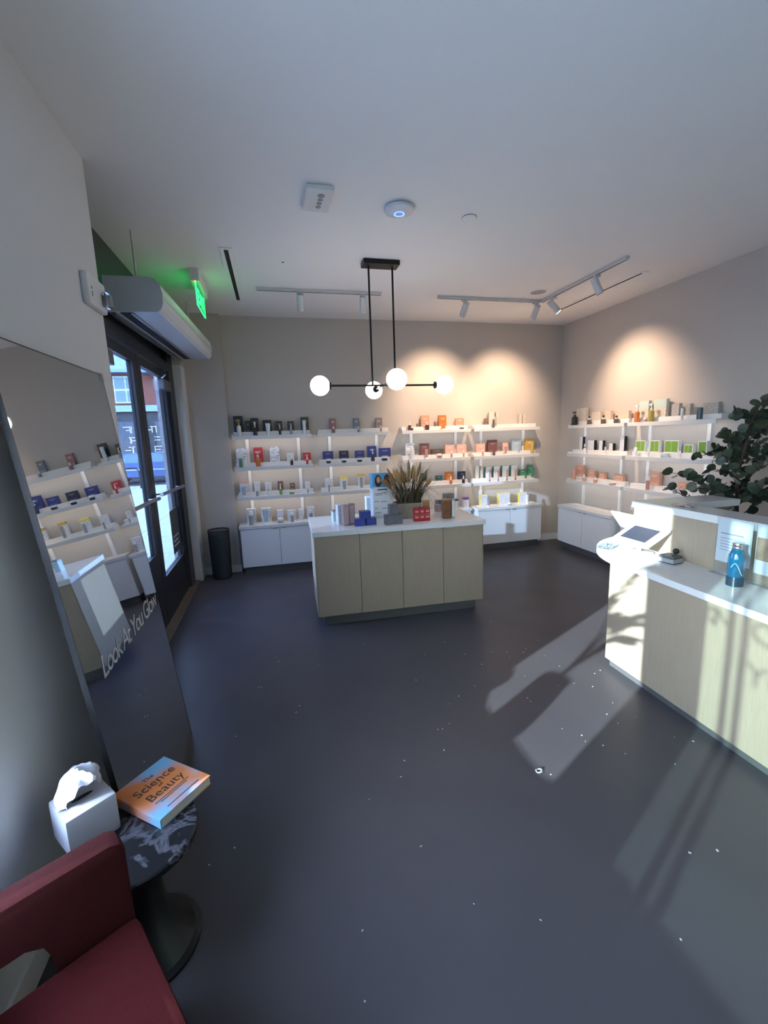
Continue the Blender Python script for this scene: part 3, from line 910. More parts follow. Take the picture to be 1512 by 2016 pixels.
on_island('silver_carton', 'tall silver carton right of the amber carton on the island', 0.034, 0.06, 0.188, 1.675, 4.04, -0.12, mat('silver board', '#b3b4b8', 0.25, 0.7), mat('silver panel', '#d5d7dc', 0.25, 0.5))
on_island('grey_tin', 'grey lidded box at the far right corner of the island', 0.1, 0.08, 0.185, 1.80, 4.46, 0.3, mat('stone grey board', '#6b6f70', 0.5), mat('stone panel', '#767a7b', 0.5))
on_island('small_box', 'small grey box left of the grey lidded box on the island', 0.06, 0.06, 0.11, 1.715, 4.53, 0.2, mat('stone grey board', '#6b6f70', 0.5), mat('stone panel', '#767a7b', 0.5))
on_island('small_box', 'small dusty pink box behind the amber carton on the island', 0.06, 0.05, 0.075, 1.67, 4.44, 0.15, mat('dusty pink board', '#a58a8c'), mat('pink panel', '#b59ea0'))
on_island('white_carton', 'pale carton behind the blue display box on the island', 0.06, 0.05, 0.2, 0.93, 4.56, 0.1, M_PAPER, cm('pale blue'))
on_island('kraft_bag', 'brown kraft bag behind the red cartons, against the planter', 0.075, 0.03, 0.19, 1.405, 4.075, -0.05, mat('kraft paper', '#a5855f', 0.8), mat('kraft panel', '#94744f', 0.8), cat='bag')

st = thing('display_box', 'tall pale blue display box with two portraits on the island', 'display box', (1.026, 4.37, ZI), 0.08)
obj('box_body', MB().box(-0.1, 0.1, -0.05, 0.05, 0, 0.30, 0.002), mat('white display board', '#cfdbe6', 0.4), st)
hd = obj('header', MB().box(-0.1, 0.1, -0.05, 0.05, 0.302, 0.455, 0.002), mat('sky blue print', '#5d9cc4', 0.4), st)
obj('front_sheet', MB().prism([(-0.096, 0.01), (0.096, 0.01), (0.096, 0.27), (0.06, 0.31), (-0.096, 0.32)], -0.0518, -0.0508, 'y'), M_PAPER, st)
for k, (a, b, z) in enumerate(((-.05, .05, .285), (-.08, .04, .25), (-.08, .0, .235), (-.085, -.04, .17), (-.02, .05, .165), (-.085, -.05, .10), (-.01, .05, .095), (-.085, -.02, .055))):
    obj('printed_line', MB().box(a, b, -0.0526, -0.052, z, z + (0.012 if k == 0 else 0.005)), M_INK, st)
for k, (cx, skin) in enumerate(((-0.04, '#c9a08c'), (0.055, '#7b4a3a'))):
    def oval(a, b, x, z, y, nn=18):
        return MB().prism([(x + a * math.cos(2 * math.pi * q / nn), z + b * math.sin(2 * math.pi * q / nn)) for q in range(nn)], y - 0.0008, y, 'y')
    p = obj('portrait_hair', oval(0.036, 0.062, cx, 0.38, -0.0502), mat('portrait hair', '#3a2a2c', 0.6), hd)
    obj('portrait_face', oval(0.02, 0.033, cx + 0.004, 0.39, -0.0512), mat('portrait skin %d' % k, skin, 0.6), st)

# planter with ornamental grass
pl = thing('grass_planter', 'stone planter of dry plumed grass standing on the island', 'potted plant', (1.298, 4.27, ZI), -0.06)
obj('planter_box', MB().box(-0.155, 0.155, -0.095, 0.095, 0, 0.15, 0.004), mat('sandstone planter', '#9b9182', 0.85, 0, 0.1, 30, 0.2), pl)
obj('soil', MB().box(-0.14, 0.14, -0.08, 0.08, 0.15, 0.156), mat('soil', '#3a332c', 0.95), pl)
rg = random.Random(11)
M_BLADE = [mat('grass blade olive', '#55553c', 0.6, 0, 0.2), mat('grass blade dark', '#3c4033', 0.6, 0, 0.2), mat('grass blade brown', '#5c4936', 0.6, 0, 0.2)]
for k in range(190):
    bx0, by0 = rg.uniform(-0.12, 0.12), rg.uniform(-0.07, 0.07)
    az = math.atan2(by0 * 1.3, bx0) + rg.uniform(-0.9, 0.9)
    Lb = rg.uniform(0.2, 0.46)
    reach = rg.uniform(0.05, 0.3) * (0.6 + abs(bx0) * 4)
    droop = rg.uniform(0.0, 0.18) if k % 2 else rg.uniform(0.1, 0.34)
    pts, wd = [], []
    for q in range(9):
        s = q / 8
        pts.append((bx0 + math.cos(az) * reach * s ** 1.3, by0 + math.sin(az) * reach * 0.8 * s ** 1.3, 0.15 + Lb * s - droop * s ** 3))
        wd.append(0.0095 * (1 - 0.8 * s) + 0.0008)
    obj('grass_blade', MB().strip(pts, wd, Vector((-math.sin(az + rg.uniform(-1, 1)), math.cos(az), 0)).normalized()), M_BLADE[k % 3], pl)
M_PLUME = [mat('plume tan', '#ab8a5c', 0.85, 0, 0.2, 60, 0.3, 300), mat('plume brown', '#8f7048', 0.85, 0, 0.2, 60, 0.3, 300)]
for k in range(34):
    a = rg.uniform(-1, 1)
    bx0, by0 = a * 0.1, rg.uniform(-0.05, 0.05)
    tipx = a * 0.30 + rg.uniform(-0.03, 0.03)
    tipz = 0.60 - 0.14 * abs(a) ** 1.5 - rg.uniform(0, 0.2)
    pts = [Vector((bx0 + (tipx - bx0) * s ** 1.25, by0 * (1 + s), 0.15 + (tipz - 0.15) * s)) for s in (0, .25, .5, .6, .7, .8, .9, 1.0)]
    st_ = obj('plume_stem', MB().tube(pts[:4], 0.0018, 5), M_BLADE[2], pl)
    pm_ = MB()
    rad = [0.004, 0.014, 0.017, 0.012, 0.002]
    rings = []
    for p, r_ in zip(pts[3:], rad):
        rings.append([pm_.bm.verts.new(p + Vector((r_ * math.cos(q * 1.0472), r_ * math.sin(q * 1.0472), 0))) for q in range(6)])
    for ra, rb in zip(rings[:-1], rings[1:]):
        for q in range(6):
            pm_.bm.faces.new((ra[q], ra[(q + 1) % 6], rb[(q + 1) % 6], rb[q]))
    obj('plume', pm_, M_PLUME[k % 2], pl)

# ------------------------------------------------------------------ reception counter
CX, CY, CR = 2.293, 2.6, -0.026
cb = thing('reception_counter', 'pale wood reception counter front on the right, standing on the floor', 'counter', (CX, CY, 0), CR)
obj('front_panel', MB().box(0, 0.03, -3.4, 0, 0.055, 0.7995), M_WOOD, cb)
obj('end_panel', MB().box(0.0305, 0.369, -0.03, 0, 0.055, 0.7995), M_WOOD, cb)
obj('plinth', MB().box(0.025, 0.369, -3.4, -0.02, 0, 0.0545), M_PLINTH, cb)
cs = thing('counter_screen', 'pale wood panel rising behind the lower reception worktop', 'counter', (CX, CY, 0), CR)
obj('upper_panel', MB().box(0.37, 0.40, -3.4, 0.22, 0, 1.1395), M_WOOD, cs)
obj('return_panel', MB().box(0.4005, 1.02, 0.0, 0.22, 0, 1.1395), M_WOOD, cs)
poly = [(-0.043, -3.4), (-0.043, -0.12)]
for k in range(1, 13):
    a = math.pi - k * math.pi / 24
    poly.append((0.587 + 0.63 * math.cos(a), -0.12 + 0.63 * math.sin(a)))
poly += [(1.05, 0.51), (1.05, 0.225), (0.369, 0.225), (0.369, -3.4)]
lw = thing('counter_worktop', 'lower pale worktop of the reception counter with rounded end', 'worktop', (CX, CY, 0.80), CR)
obj('slab', MB().prism(poly, 0, 0.04), M_QUARTZ, lw)
uw = thing('counter_ledge', 'raised pale ledge along the back of the reception counter', 'worktop', (CX, CY, 1.14), CR)
obj('slab', MB().prism([(0.355, -3.4), (0.355, 0.23), (1.07, 0.23), (1.07, -0.03), (0.58, -0.03), (0.58, -3.4)], 0, 0.048), M_QUARTZ, uw)
ZC = 0.8405

# tablet point of sale
tb = thing('payment_tablet', 'white framed payment tablet on a round stand on the counter', 'tablet', (2.53, 2.6, ZC))
obj('stand_base', MB().lathe([(0, 0), (0.1, 0), (0.1, 0.006), (0.09, 0.012), (0, 0.012)], 32), M_PLASTIC, tb, smooth=True)
obj('stand_neck', MB().tube([(0, 0, 0.01), (0.0, 0, 0.07), (0.01, 0, 0.11)], 0.018, 12), M_PLASTIC, tb, smooth=True)
tilt = math.atan2(0.11, 0.205)
Rt = Matrix.Rotation(-tilt, 4, 'Y')
case = obj('tablet_case', MB().box(-0.116, 0.116, -0.165, 0.165, -0.011, 0.011, 0.01), M_PLASTIC, tb)
case.matrix_local = Matrix.Translation((0.012, 0.005, 0.13)) @ Rt
obj('screen', MB().box(-0.075, 0.075, -0.115, 0.115, 0.0112, 0.0122), mat('sleeping screen', '#3a3f4c', 0.2, 0, 0.02), case)
td = thing('customer_display', 'white tilted second display behind the payment tablet', 'display', (2.76, 2.965, ZC), 0.0)
obj('stand_base', MB().lathe([(0, 0), (0.07, 0), (0.07, 0.008), (0, 0.01)], 24), M_PLASTIC, td, smooth=True)
obj('stand_neck', MB().tube([(0, 0, 0.008), (0, 0, 0.12)], 0.014, 12), M_PLASTIC, td, smooth=True)
pan = obj('display_case', MB().box(-0.09, 0.09, -0.13, 0.13, -0.008, 0.008, 0.006), M_PLASTIC, td)
pan.matrix_local = Matrix.Translation((0, 0, 0.15)) @ Matrix.Rotation(math.radians(52), 4, 'Y')
obj('screen', MB().box(-0.075, 0.075, -0.115, 0.115, 0.0082, 0.009), mat('sleeping screen', '#4a5068'), pan)
cr = thing('card_reader', 'grey card reader with a round black knob beside the tablet', 'card reader', (2.54, 2.34, ZC), 0.15)
obj('reader_body', MB().box(-0.05, 0.05, -0.055, 0.055, 0.003, 0.035, 0.006), M_GREY, cr)
obj('reader_top', MB().box(-0.047, 0.047, -0.052, 0.052, 0.036, 0.05, 0.006), mat('dark reader top', '#4c4e54', 0.35), cr)
obj('rubber_foot', MB().box(-0.046, 0.046, -0.05, 0.05, 0, 0.003), M_RUBBER, cr)
obj('knob', MB().sphere((0.045, -0.005, 0.07), 0.02, 14), M_RUBBER, cr, smooth=True)
ty = thing('clear_tray', 'clear textured acrylic tray at the rounded counter end', 'tray', (2.45, 2.81, ZC), 0.5)
obj('tray_base', MB().box(-0.08, 0.08, -0.05, 0.05, 0, 0.003), M_ACRYL, ty)
obj('tray_rim', MB().box(-0.08, -0.077, -0.05, 0.05, 0.003, 0.02).box(0.077, 0.08, -0.05, 0.05, 0.003, 0.02)
    .box(-0.077, 0.077, -0.05, -0.047, 0.003, 0.02).box(-0.077, 0.077, 0.047, 0.05, 0.003, 0.02), M_ACRYL, ty)
wp = MB()
for k in range(26):
    x, y = rg.uniform(-.07, .07), rg.uniform(-.042, .042)
    wp.box(x - .008, x + .008, y - .006, y + .006, 0.0035 + 0.0006 * (k % 6), 0.0065 + 0.0006 * (k % 6))
obj('wrapped_samples', wp, mat('pale sachets', '#a9c0cf', 0.3, 0.2), ty)
# water bottle
wb = thing('water_bottle', 'teal glass water bottle with steel cap on the counter', 'bottle', (2.49, 1.868, ZC))
obj('bottle_body', MB().lathe([(0, 0), (0.038, 0), (0.041, 0.004), (0.041, 0.155), (0.039, 0.178), (0.03, 0.2), (0.0255, 0.212), (0, 0.212)], 28),
    mat('teal bottle', '#155a80', 0.12, 0.1, 0.5, 14, coat=0.8), wb, smooth=True)
obj('bottle_base', MB().cyl(0, 0, 0.0005, 0.055, 0.0415, 28), mat('dark bottle base', '#24394b', 0.15, 0.1), wb, smooth=True)
obj('bottle_cap', MB().lathe([(0.0255, 0.212), (0.027, 0.214), (0.027, 0.226), (0.0255, 0.228), (0.027, 0.23), (0.027, 0.243), (0.024, 0.248), (0, 0.248)], 24), M_STEEL, wb, smooth=True)
obj('printed_swirl', MB().tube([(-0.0414 * math.cos(a) * 1.005, -0.0414 * math.sin(a) * 1.005, 0.1 + 0.035 * math.sin(a * 3)) for a in [0.1 + 0.09 * q for q in range(16)]], 0.0012, 5),
    mat('pale print', '#e6d8d0'), wb)
# framed notices against the raised panel
for (nm, y0, y1, z0, lab) in (('sign_holder', 1.885, 2.105, 0.915, 'clear acrylic holder with a printed notice behind the teal bottle'),
                              ('sign_holder', 1.62, 1.875, 0.90, 'clear acrylic holder with a brown photograph at the right picture edge')):
    t = thing(nm, lab, 'sign', (2.634, (y0 + y1) / 2, ZC), CR)
    hw = (y1 - y0) / 2
    obj('acrylic_sheet', MB().box(-0.016, -0.013, -hw, hw, 0.0, 0.345), M_ACRYL, t)
    obj('acrylic_foot', MB().box(-0.05, -0.0165, -hw, hw, 0.0, 0.002), M_ACRYL, t)
    sh = obj('paper_sheet', MB().box(-0.0125, -0.0115, -hw + 0.004, hw - 0.004, z0 - ZC, 0.34), M_PAPER, t)
    if 'notice' in lab:
        for k in range(6):
            z = 0.25 - 0.018 * k - (0.01 if k else 0)
            obj('printed_line', MB().box(-0.0168, -0.0162, hw - 0.03 - (0.14, 0.15, 0.10, 0.13, 0.13, 0.07)[k], hw - 0.03, z, z + (0.006 if k == 0 else 0.0035)), mat('faint print', '#7f89a0', 0.6), t)
    else:
        obj('photo_print', MB().box(-0.0168, -0.0162, -hw + 0.012, hw - 0.012, 0.14, 0.27), mat('sepia photograph', '#8a7a69', 0.4, 0, 0.6, 14), t)
# pens / foil packs on the ledge
ZU = 1.1885
for k, (x, y, rz, lab) in enumerate(((2.735, 2.50, 1.2, 'silver foil pack on the raised ledge, farther of two'), (2.745, 2.43, 1.35, 'silver foil pack on the raised ledge, nearer of two'))):
    t = thing('foil_pack', lab, 'packet', (x, y, ZU), rz, 'foil packs on the ledge')
    obj('pouch', MB().box(-0.05, 0.05, -0.014, 0.014, 0, 0.012, 0.004), mat('crumpled foil', '#c3c5c6', 0.22, 0.9, 0.2, 60, 0.6, 120), t)
    obj('sealed_edge', MB().box(-0.062, -0.05, -0.013, 0.013, 0.004, 0.006).box(0.05, 0.062, -0.013, 0.013, 0.004, 0.006), M_STEEL, t)

# leafy tree behind the counter
tr = thing('leafy_tree', 'tall dark green leafy tree standing behind the reception counter', 'potted plant', (3.8, 2.9, 0))
obj('pot', MB().lathe([(0, 0), (0.15, 0), (0.19, 0.36), (0.17, 0.36), (0.16, 0.33), (0, 0.33)], 28), mat('grey clay pot', '#77736e', 0.8), tr, smooth=True)
M_BARK = mat('bark', '#4b4038', 0.9, 0, 0.2, 30, 0.4)
rt = random.Random(5)
obj('trunk', MB().tube([(0, 0, 0.33), (0.02, 0.0, 0.9), (0.0, 0.02, 1.3), (0.03, -0.05, 1.9)], 0.02, 8, 0.008), M_BARK, tr, smooth=True)
lv = MB()
n = 10
ring = [lv.bm.verts.new((0.5 + 0.5 * math.cos(2 * math.pi * k / n), 0.46 * math.sin(2 * math.pi * k / n), 0.10 * math.sin(math.pi * (0.5 + 0.5 * math.cos(2 * math.pi * k / n))) - 0.1)) for k in range(n)]
ctr = lv.bm.verts.new((0.5, 0, -0.06))
for k in range(n):
    lv.bm.faces.new((ctr, ring[k], ring[(k + 1) % n]))
leaf_me = []
for k, c in enumerate(('#39463a', '#303e35', '#454d3c')):
    me_ = lv.bm.copy()
    mm = bpy.data.meshes.new('leaf')
    me_.to_mesh(mm)
    me_.free()
    mm.materials.append(mat('leaf green %d' % k, c, 0.45, 0, 0.15, 8))
    leaf_me.append(mm)
lv.bm.free()
branches = []
for k in range(44):
    z0 = rt.uniform(0.85, 1.8)
    az = k * 2.399 + rt.uniform(-0.4, 0.4)
    Lb = rt.uniform(0.25, 0.55) * (1.15 if z0 < 1.3 else 0.75)
    rise = rt.uniform(-0.02, 0.35)
    pts = [Vector((0.01, 0, z0)) + Vector((math.cos(az) * Lb * s, math.sin(az) * Lb * s, rise * s - 0.06 * s * s)) for s in (0, .33, .66, 1)]
    if z0 + rise > 2.02:
        pts = [p - Vector((0, 0, 0.1)) for p in pts]
    obj('branch', MB().tube(pts, 0.006, 5, 0.002), M_BARK, tr)
    branches.append(pts)
nl = 0
spots = []
for pts in branches:
    for q in range(11):
        s = 0.2 + 0.8 * q / 10
        i = min(int(s * 3), 2)
        p = pts[i].lerp(pts[i + 1], s * 3 - i)
        eul = (rt.uniform(-1.7, 1.7), rt.uniform(-1.2, 0.7), rt.uniform(0, 6.28))
        sc = rt.uniform(0.06, 0.095)
        nl += 1
        spots.append((p, eul, sc))
from mathutils import Euler
# the 290 leaves that face the room are parts of their own, the rest one mass of foliage
spots.sort(key=lambda t: t[0].x * 0.5 - t[0].y * 0.2 - t[0].z * 0.6)
rest = bmesh.new()
for k, (p, eul, sc) in enumerate(spots):
    if k < 290:
        o = obj('leaf', leaf_me[k % 3], None, tr, p, eul)
        o.scale = (sc, sc, sc)
    else:
        n0 = len(rest.verts)
        rest.from_mesh(leaf_me[0])
        M4 = Matrix.LocRotScale(p, Euler(eul), Vector((sc, sc, sc)))
        for v in list(rest.verts)[n0:]:
            v.co = M4 @ v.co
fm = bpy.data.meshes.new('foliage')
rest.to_mesh(fm)
rest.free()
fol = obj('foliage', fm, mat('leaf green 1', '#33423a'), tr)
fol['kind'] = 'stuff'

# ------------------------------------------------------------------ ceiling
LX, LY, LZ = 1.045, 4.16, 2.21
M_GLOBE = mat('lit opal glass', '#fff8f0', 0.3, emit='#fff6ec', estr=4.5)
lamp = thing('pendant_lamp', 'black cross shaped pendant lamp with four lit globes above the island', 'lamp', (LX, LY, 0))
obj('canopy', MB().box(-0.165, 0.165, -0.07, 0.07, H - 0.04, H - 0.001, 0.003), M_BLACK, lamp)
for x in (-0.11, 0.11):
    obj('rod', MB().tube([(x, 0, LZ), (x, 0, H - 0.04)], 0.009, 10), M_BLACK, lamp, smooth=True)
obj('crossbar', MB().tube([(-0.52, 0, LZ), (0.52, 0, LZ)], 0.009, 10), M_BLACK, lamp, smooth=True)
obj('crossbar', MB().tube([(0, -0.36, LZ), (0, 0.36, LZ)], 0.009, 10), M_BLACK, lamp, smooth=True)
for (gx, gy_) in ((-0.6, 0), (0.6, 0), (0, -0.44), (0, 0.44)):
    d = Vector((gx, gy_, 0)).normalized()
    e = Vector((gx, gy_, LZ))
    obj('globe_cup', MB().tube([e - d * 0.1, e - d * 0.075], 0.032, 16), M_BLACK, lamp, smooth=True)
    obj('globe', MB().sphere(e, 0.088, 28), M_GLOBE, lamp, smooth=True)

SPOT_COL = (1.0, 0.71, 0.48)
M_TRACK = mat('white track metal', '#c6c6c8', 0.4, 0.1)


def track_light(label, p0, p1, heads):
    p0, p1 = Vector(p0), Vector(p1)
    c = (p0 + p1) / 2
    t = thing('track_light', label, 'lamp', (c.x, c.y, H - 0.002))
    d = (p1 - p0)
    rz = math.atan2(d.y, d.x)
    Lh = d.length / 2
    rail = obj('rail', MB().box(-Lh, Lh, -0.018, 0.018, -0.028, 0), M_TRACK, t, rot=(0, 0, rz))
    obj('rail_slot', MB().box(-Lh + 0.01, Lh - 0.01, -0.006, 0.006, -0.0285, -0.028), M_GAP, rail)
    for (hx, hy, aim, lit) in heads:
        b = Vector((hx - c.x, hy - c.y, -0.03))
        v = (Vector(aim) - Vector((hx, hy, H - 0.13))).normalized()
        cc = b + Vector((0, 0, -0.10))
        hd_ = obj('lamp_head', MB().tube([cc - v * 0.075, cc + v * 0.085], 0.036, 20), M_TRACK, t, smooth=True)
        obj('stem', MB().tube([b, cc - v * 0.05], 0.009, 8).box(b.x - 0.03, b.x + 0.03, b.y - 0.016, b.y + 0.016, b.z - 0.02, b.z), M_TRACK, hd_)
        lens_m = mat('lit lens', '#fff3df', 0.4, emit='#ffe2bd', estr=20.0) if lit else mat('dark lens', '#55555a', 0.2)
        obj('lens', MB().tube([cc + v * 0.086, cc + v * 0.088], 0.03, 18), lens_m, hd_)
        if lit:
            ld = bpy.data.lights.new('spot_beam', 'SPOT')
            ld.energy = lit
            ld.color = SPOT_COL
            ld.spot_size = math.radians(78)
            ld.spot_blend = 1.0
            ld.shadow_soft_size = 0.02
            lo = bpy.data.objects.new('spot_beam', ld)
            COL.objects.link(lo)
            lo.parent = hd_
            lo.location = cc + v * 0.095
            lo.rotation_euler = v.to_track_quat('-Z', 'Y').to_euler()
    return t


track_light('white ceiling track with two unlit spot heads before the left shelves', (-0.06, 5.0, 0), (1.255, 5.0, 0),
            ((0.38, 5.0, (0.45, 6.1, 0.9), 0), (1.05, 5.0, (1.2, 6.1, 0.9), 0)))
track_light('white ceiling track with two lit spot heads before the right back wall shelves', (1.92, 5.03, 0), (3.23, 5.03, 0),
            ((2.25, 5.03, (2.25, 6.13, 2.1), 66), (3.17, 5.03, (3.31, 6.13, 2.1), 66)))
track_light('white ceiling track with two spot heads running along the right wall', (3.25, 5.03, 0), (3.25, 3.68, 0),
            ((3.25, 4.79, (4.35, 4.66, 2.05), 66), (3.25, 4.08, (4.3, 3.8, 0.9), 0)))


def slot(label, x, y0, y1):
    t = thing('slot_diffuser', label, 'air vent', (x, (y0 + y1) / 2, H - 0.001))
    hl = (y1 - y0) / 2
    obj('diffuser_frame', MB().box(-0.05, -0.018, -hl, hl, -0.008, 0).box(0.018, 0.05, -hl, hl, -0.008, 0)
        .box(-0.018, 0.018, -hl, -hl + 0.03, -0.008, 0).box(-0.018, 0.018, hl - 0.03, hl, -0.008, 0), M_CEIL, t)
    obj('dark_slot', MB().box(-0.018, 0.018, -hl + 0.03, hl - 0.03, -0.004, -0.001), M_GAP, t)


slot('long black slot vent in the ceiling left of the pendant lamp', -0.265, 4.05, 5.48)
slot('long black slot vent in the ceiling along the right wall', 3.74, 4.0, 5.5)

al = thing('ceiling_alarm', 'square white ceiling panel with four grey dots', 'alarm', (0.39, 3.155, H - 0.001), 0.03)
obj('back_plate', MB().box(-0.088, 0.088, -0.145, 0.145, -0.03, 0, 0.008), M_PLASTIC, al)
for k in range(4):
    obj('indicator', MB().cyl(0.012, -0.07 + 0.047 * k, -0.0325, -0.03, 0.017 if k else 0.022, 14), mat('grey indicator', '#8b8b93', 0.4), al)
ap = thing('wireless_access_point', 'white round ceiling disc with a small blue light ring', 'access point', (0.95, 3.2, H - 0.001))
obj('housing', MB().lathe([(0, 0), (0.088, 0), (0.105, -0.012), (0.1, -0.026), (0.06, -0.04), (0, -0.044)], 36), mat('access point shell', '#cdd0da', 0.35), ap, smooth=True)
obj('light_ring', MB().lathe([(0.03, -0.0432), (0.036, -0.0428), (0.036, -0.0448), (0.03, -0.0448), (0.03, -0.0432)], 30), mat('blue ring', '#3b56ff', 0.4, emit='#3a5cff', estr=3.0), ap)
sp = thing('sprinkler_cover', 'small white dome on the ceiling right of the access point', 'sprinkler', (1.495, 3.255, H - 0.001))
obj('cover_plate', MB().lathe([(0, 0), (0.05, 0), (0.05, -0.006), (0.046, -0.01), (0, -0.012)], 26), M_CEIL, sp, smooth=True)
obj('rim', MB().lathe([(0.05, 0), (0.055, 0), (0.055, -0.003), (0.05, -0.004)], 26), M_GREY, sp)
vg = thing('ceiling_speaker', 'round flush grille in the ceiling near the corner of the tracks', 'speaker', (3.02, 4.75, H - 0.001))
obj('grille', MB().lathe([(0, -0.003), (0.085, -0.003), (0.085, 0), (0, 0)], 30), mat('grille mesh', '#a8a4a2', 0.7, 0, 0.25, 300), vg)
obj('rim', MB().lathe([(0.085, 0), (0.092, 0), (0.092, -0.004), (0.085, -0.005)], 30), M_CEIL, vg)
dt = thing('ceiling_sensor', 'tiny black dot sensor in the ceiling between vent and lamp', 'sensor', (0.194, 4.287, H - 0.001))
obj('sensor_eye', MB().lathe([(0, 0), (0.009, 0), (0.008, -0.006), (0, -0.008)], 12), M_RUBBER, dt)
obj('collar', MB().lathe([(0.009, 0), (0.012, 0), (0.012, -0.002), (0.009, -0.002)], 12), M_CEIL, dt)

# exit sign
M_GREEN = mat('lit green letters', '#22ff77', 0.4, emit='#1dff6a', estr=1.6)
ex = thing('exit_sign', 'green lit exit sign hanging from the ceiling by the door', 'exit sign', (-0.585, 4.83, 0))
obj('housing', MB().box(-0.04, 0.04, -0.28, 0.28, 3.18, H - 0.001, 0.006), M_PLASTIC, ex)
obj('acrylic_panel', MB().box(-0.004, 0.004, -0.24, 0.24, 2.99, 3.18), mat_glass('green acrylic', (0.5, 0.95, 0.65)), ex)
obj('panel_edge', MB().box(-0.005, 0.005, -0.243, -0.24, 2.987, 3.18).box(-0.005, 0.005, 0.24, 0.243, 2.987, 3.18).box(-0.005, 0.005, -0.243, 0.243, 2.984, 2.99), M_GREEN, ex)
lettering('EXIT', 0.19, M_GREEN, ex, (0.0055, -0.21, 3.015), (0, 1, 0), (0, 0, 1))
obj('indicator', MB().sphere((0.0, -0.27, 3.178), 0.006, 10), mat('red indicator', '#ff5a3a', 0.4, emit='#ff5030', estr=4.0), ex)
gl = bpy.data.lights.new('exit_glow', 'POINT')
gl.energy = 0.06
gl.color = (0.15, 1.0, 0.4)
gl.shadow_soft_size = 0.1
glo = bpy.data.objects.new('exit_glow', gl)
COL.objects.link(glo)
glo.parent = ex
glo.location = (-0.06, 0.0, 3.08)

# air curtain over the door
ac = thing('air_curtain', 'long white air curtain unit hanging above the entrance doors', 'air curtain', (-1.095, 3.73, 2.69), -0.042)
prof = [(0, 0), (0, 0.24), (0.30, 0.24), (0.345, 0.225), (0.375, 0.19), (0.388, 0.13), (0.386, 0.06), (0.372, 0.025), (0.345, 0)]
obj('housing', MB().prism(prof, 0.012, 1.99, 'y'), mat('air curtain enamel', '#cfd2d6', 0.35, 0, 0.01), ac)
obj('end_cap', MB().prism(prof, 0, 0.0115, 'y'), mat('end cap enamel', '#cdd4d8', 0.4, 0, 0.01), ac)
obj('end_cap', MB().prism(prof, 1.9905, 2.0, 'y'), mat('end cap enamel', '#cdd4d8'), ac)
obj('outlet_slot', MB().box(0.08, 0.15, 0.03, 1.97, -0.004, 0), M_GAP, ac)
obj('outlet_louvre', MB().box(0.03, 0.055, 0.02, 1.98, -0.03, 0).box(0.155, 0.17, 0.02, 1.98, -0.012, 0), M_STEEL, ac)
obj('panel_seam', MB().box(0.3875, 0.3895, 0.03, 1.97, 0.098, 0.1), M_GREY, ac)
for y in (0.13, 1.86):
    obj('hanger_rod', MB().tube([(0.19, y, 0.24), (0.19, y, H - 2.69)], 0.008, 8), M_TRACK, ac)
obj('status_light', MB().box(0.386, 0.39, 1.93, 1.95, 0.05, 0.06), M_RUBBER, ac)

# strobe on the left wall
sb = thing('wall_strobe', 'white alarm strobe with clear lens on the left wall above the mirror', 'alarm', (XL, 2.85, 2.55))
obj('back_plate', MB().box(0.0, 0.035, -0.13, 0.13, -0.075, 0.085, 0.012), M_PLASTIC, sb)
obj('strobe_lens', MB().box(0.035, 0.075, 0.04, 0.11, -0.05, 0.03, 0.012), mat_glass('strobe lens', (0.85, 0.88, 0.9), 2.0), sb)
obj('strobe_tube', MB().tube([(0.05, 0.075, -0.035), (0.05, 0.075, 0.015)], 0.007), M_STEEL, sb)
obj('lettering_marks', MB().box(0.035, 0.0356, -0.09, -0.08, -0.03, -0.005).box(0.035, 0.0356, -0.09, -0.08, 0.005, 0.02), M_INK, sb)

# ------------------------------------------------------------------ leaning mirror
mr = thing('leaning_mirror', 'tall frameless mirror leaning against the left wall', 'mirror', (-0.607, 2.135, 0.002))
mr.rotation_euler = (0, -math.atan2(0.223, 2.1), 0)
MH = 2.108
obj('mirror_glass', MB().box(-0.006, 0, -0.483, 0.483, 0.0, MH), M_MIRROR, mr)
obj('backing_board', MB().box(-0.02, -0.0065, -0.483, 0.483, 0.0, MH), mat('pale backing board', '#c4c0b8', 0.8), mr)
obj('edge_strip', MB().box(-0.02, 0.0006, 0.4835, 0.486, 0, MH).box(-0.02, 0.0006, -0.486, -0.4835, 0, MH).box(-0.02, 0.0006, -0.486, 0.486, MH, MH + 0.004), M_BLACK, mr)
obj('wall_bracket', MB().box(-0.06, 0.004, 0.44, 0.50, MH - 0.03, MH + 0.012, 0.004), M_ACRYL, mr)
lettering('Look At You Glow', 0.125, mat('etched white lettering', '#bcbec3', 0.6), mr, (0.001, -0.36, 0.865), (0, 1, 0), (0, 0, 1), shear=0.2, spacing=0.82)

# ------------------------------------------------------------------ waste bin
bn = thing('waste_bin', 'dark wire mesh waste bin beside the entrance door', 'bin', (-0.77, 5.87, 0))
M_BIN = mat('dark mesh wire', '#3a3d44', 0.4, 0.5)
bars = MB()
for k in range(56):
    a = 2 * math.pi * k / 56
    bars.tube([(0.115 * math.cos(a), 0.115 * math.sin(a), 0.012), (0.128 * math.cos(a), 0.128 * math.sin(a), 0.62)], 0.0026, 4)
for z in [0.02 + 0.04 * q for q in range(16)]:
    r_ = 0.115 + 0.013 * z / 0.62
    bars.lathe([(r_ - 0.0015, z - 0.0015), (r_ + 0.0015, z - 0.0015), (r_ + 0.0015, z + 0.0015), (r_ - 0.0015, z + 0.0015), (r_ - 0.0015, z - 0.0015)], 40)
obj('wire_wall', bars, M_BIN, bn)
obj('rim', MB().lathe([(0.126, 0.62), (0.133, 0.62), (0.133, 0.634), (0.126, 0.634), (0.126, 0.62)], 40), M_BIN, bn, smooth=True)
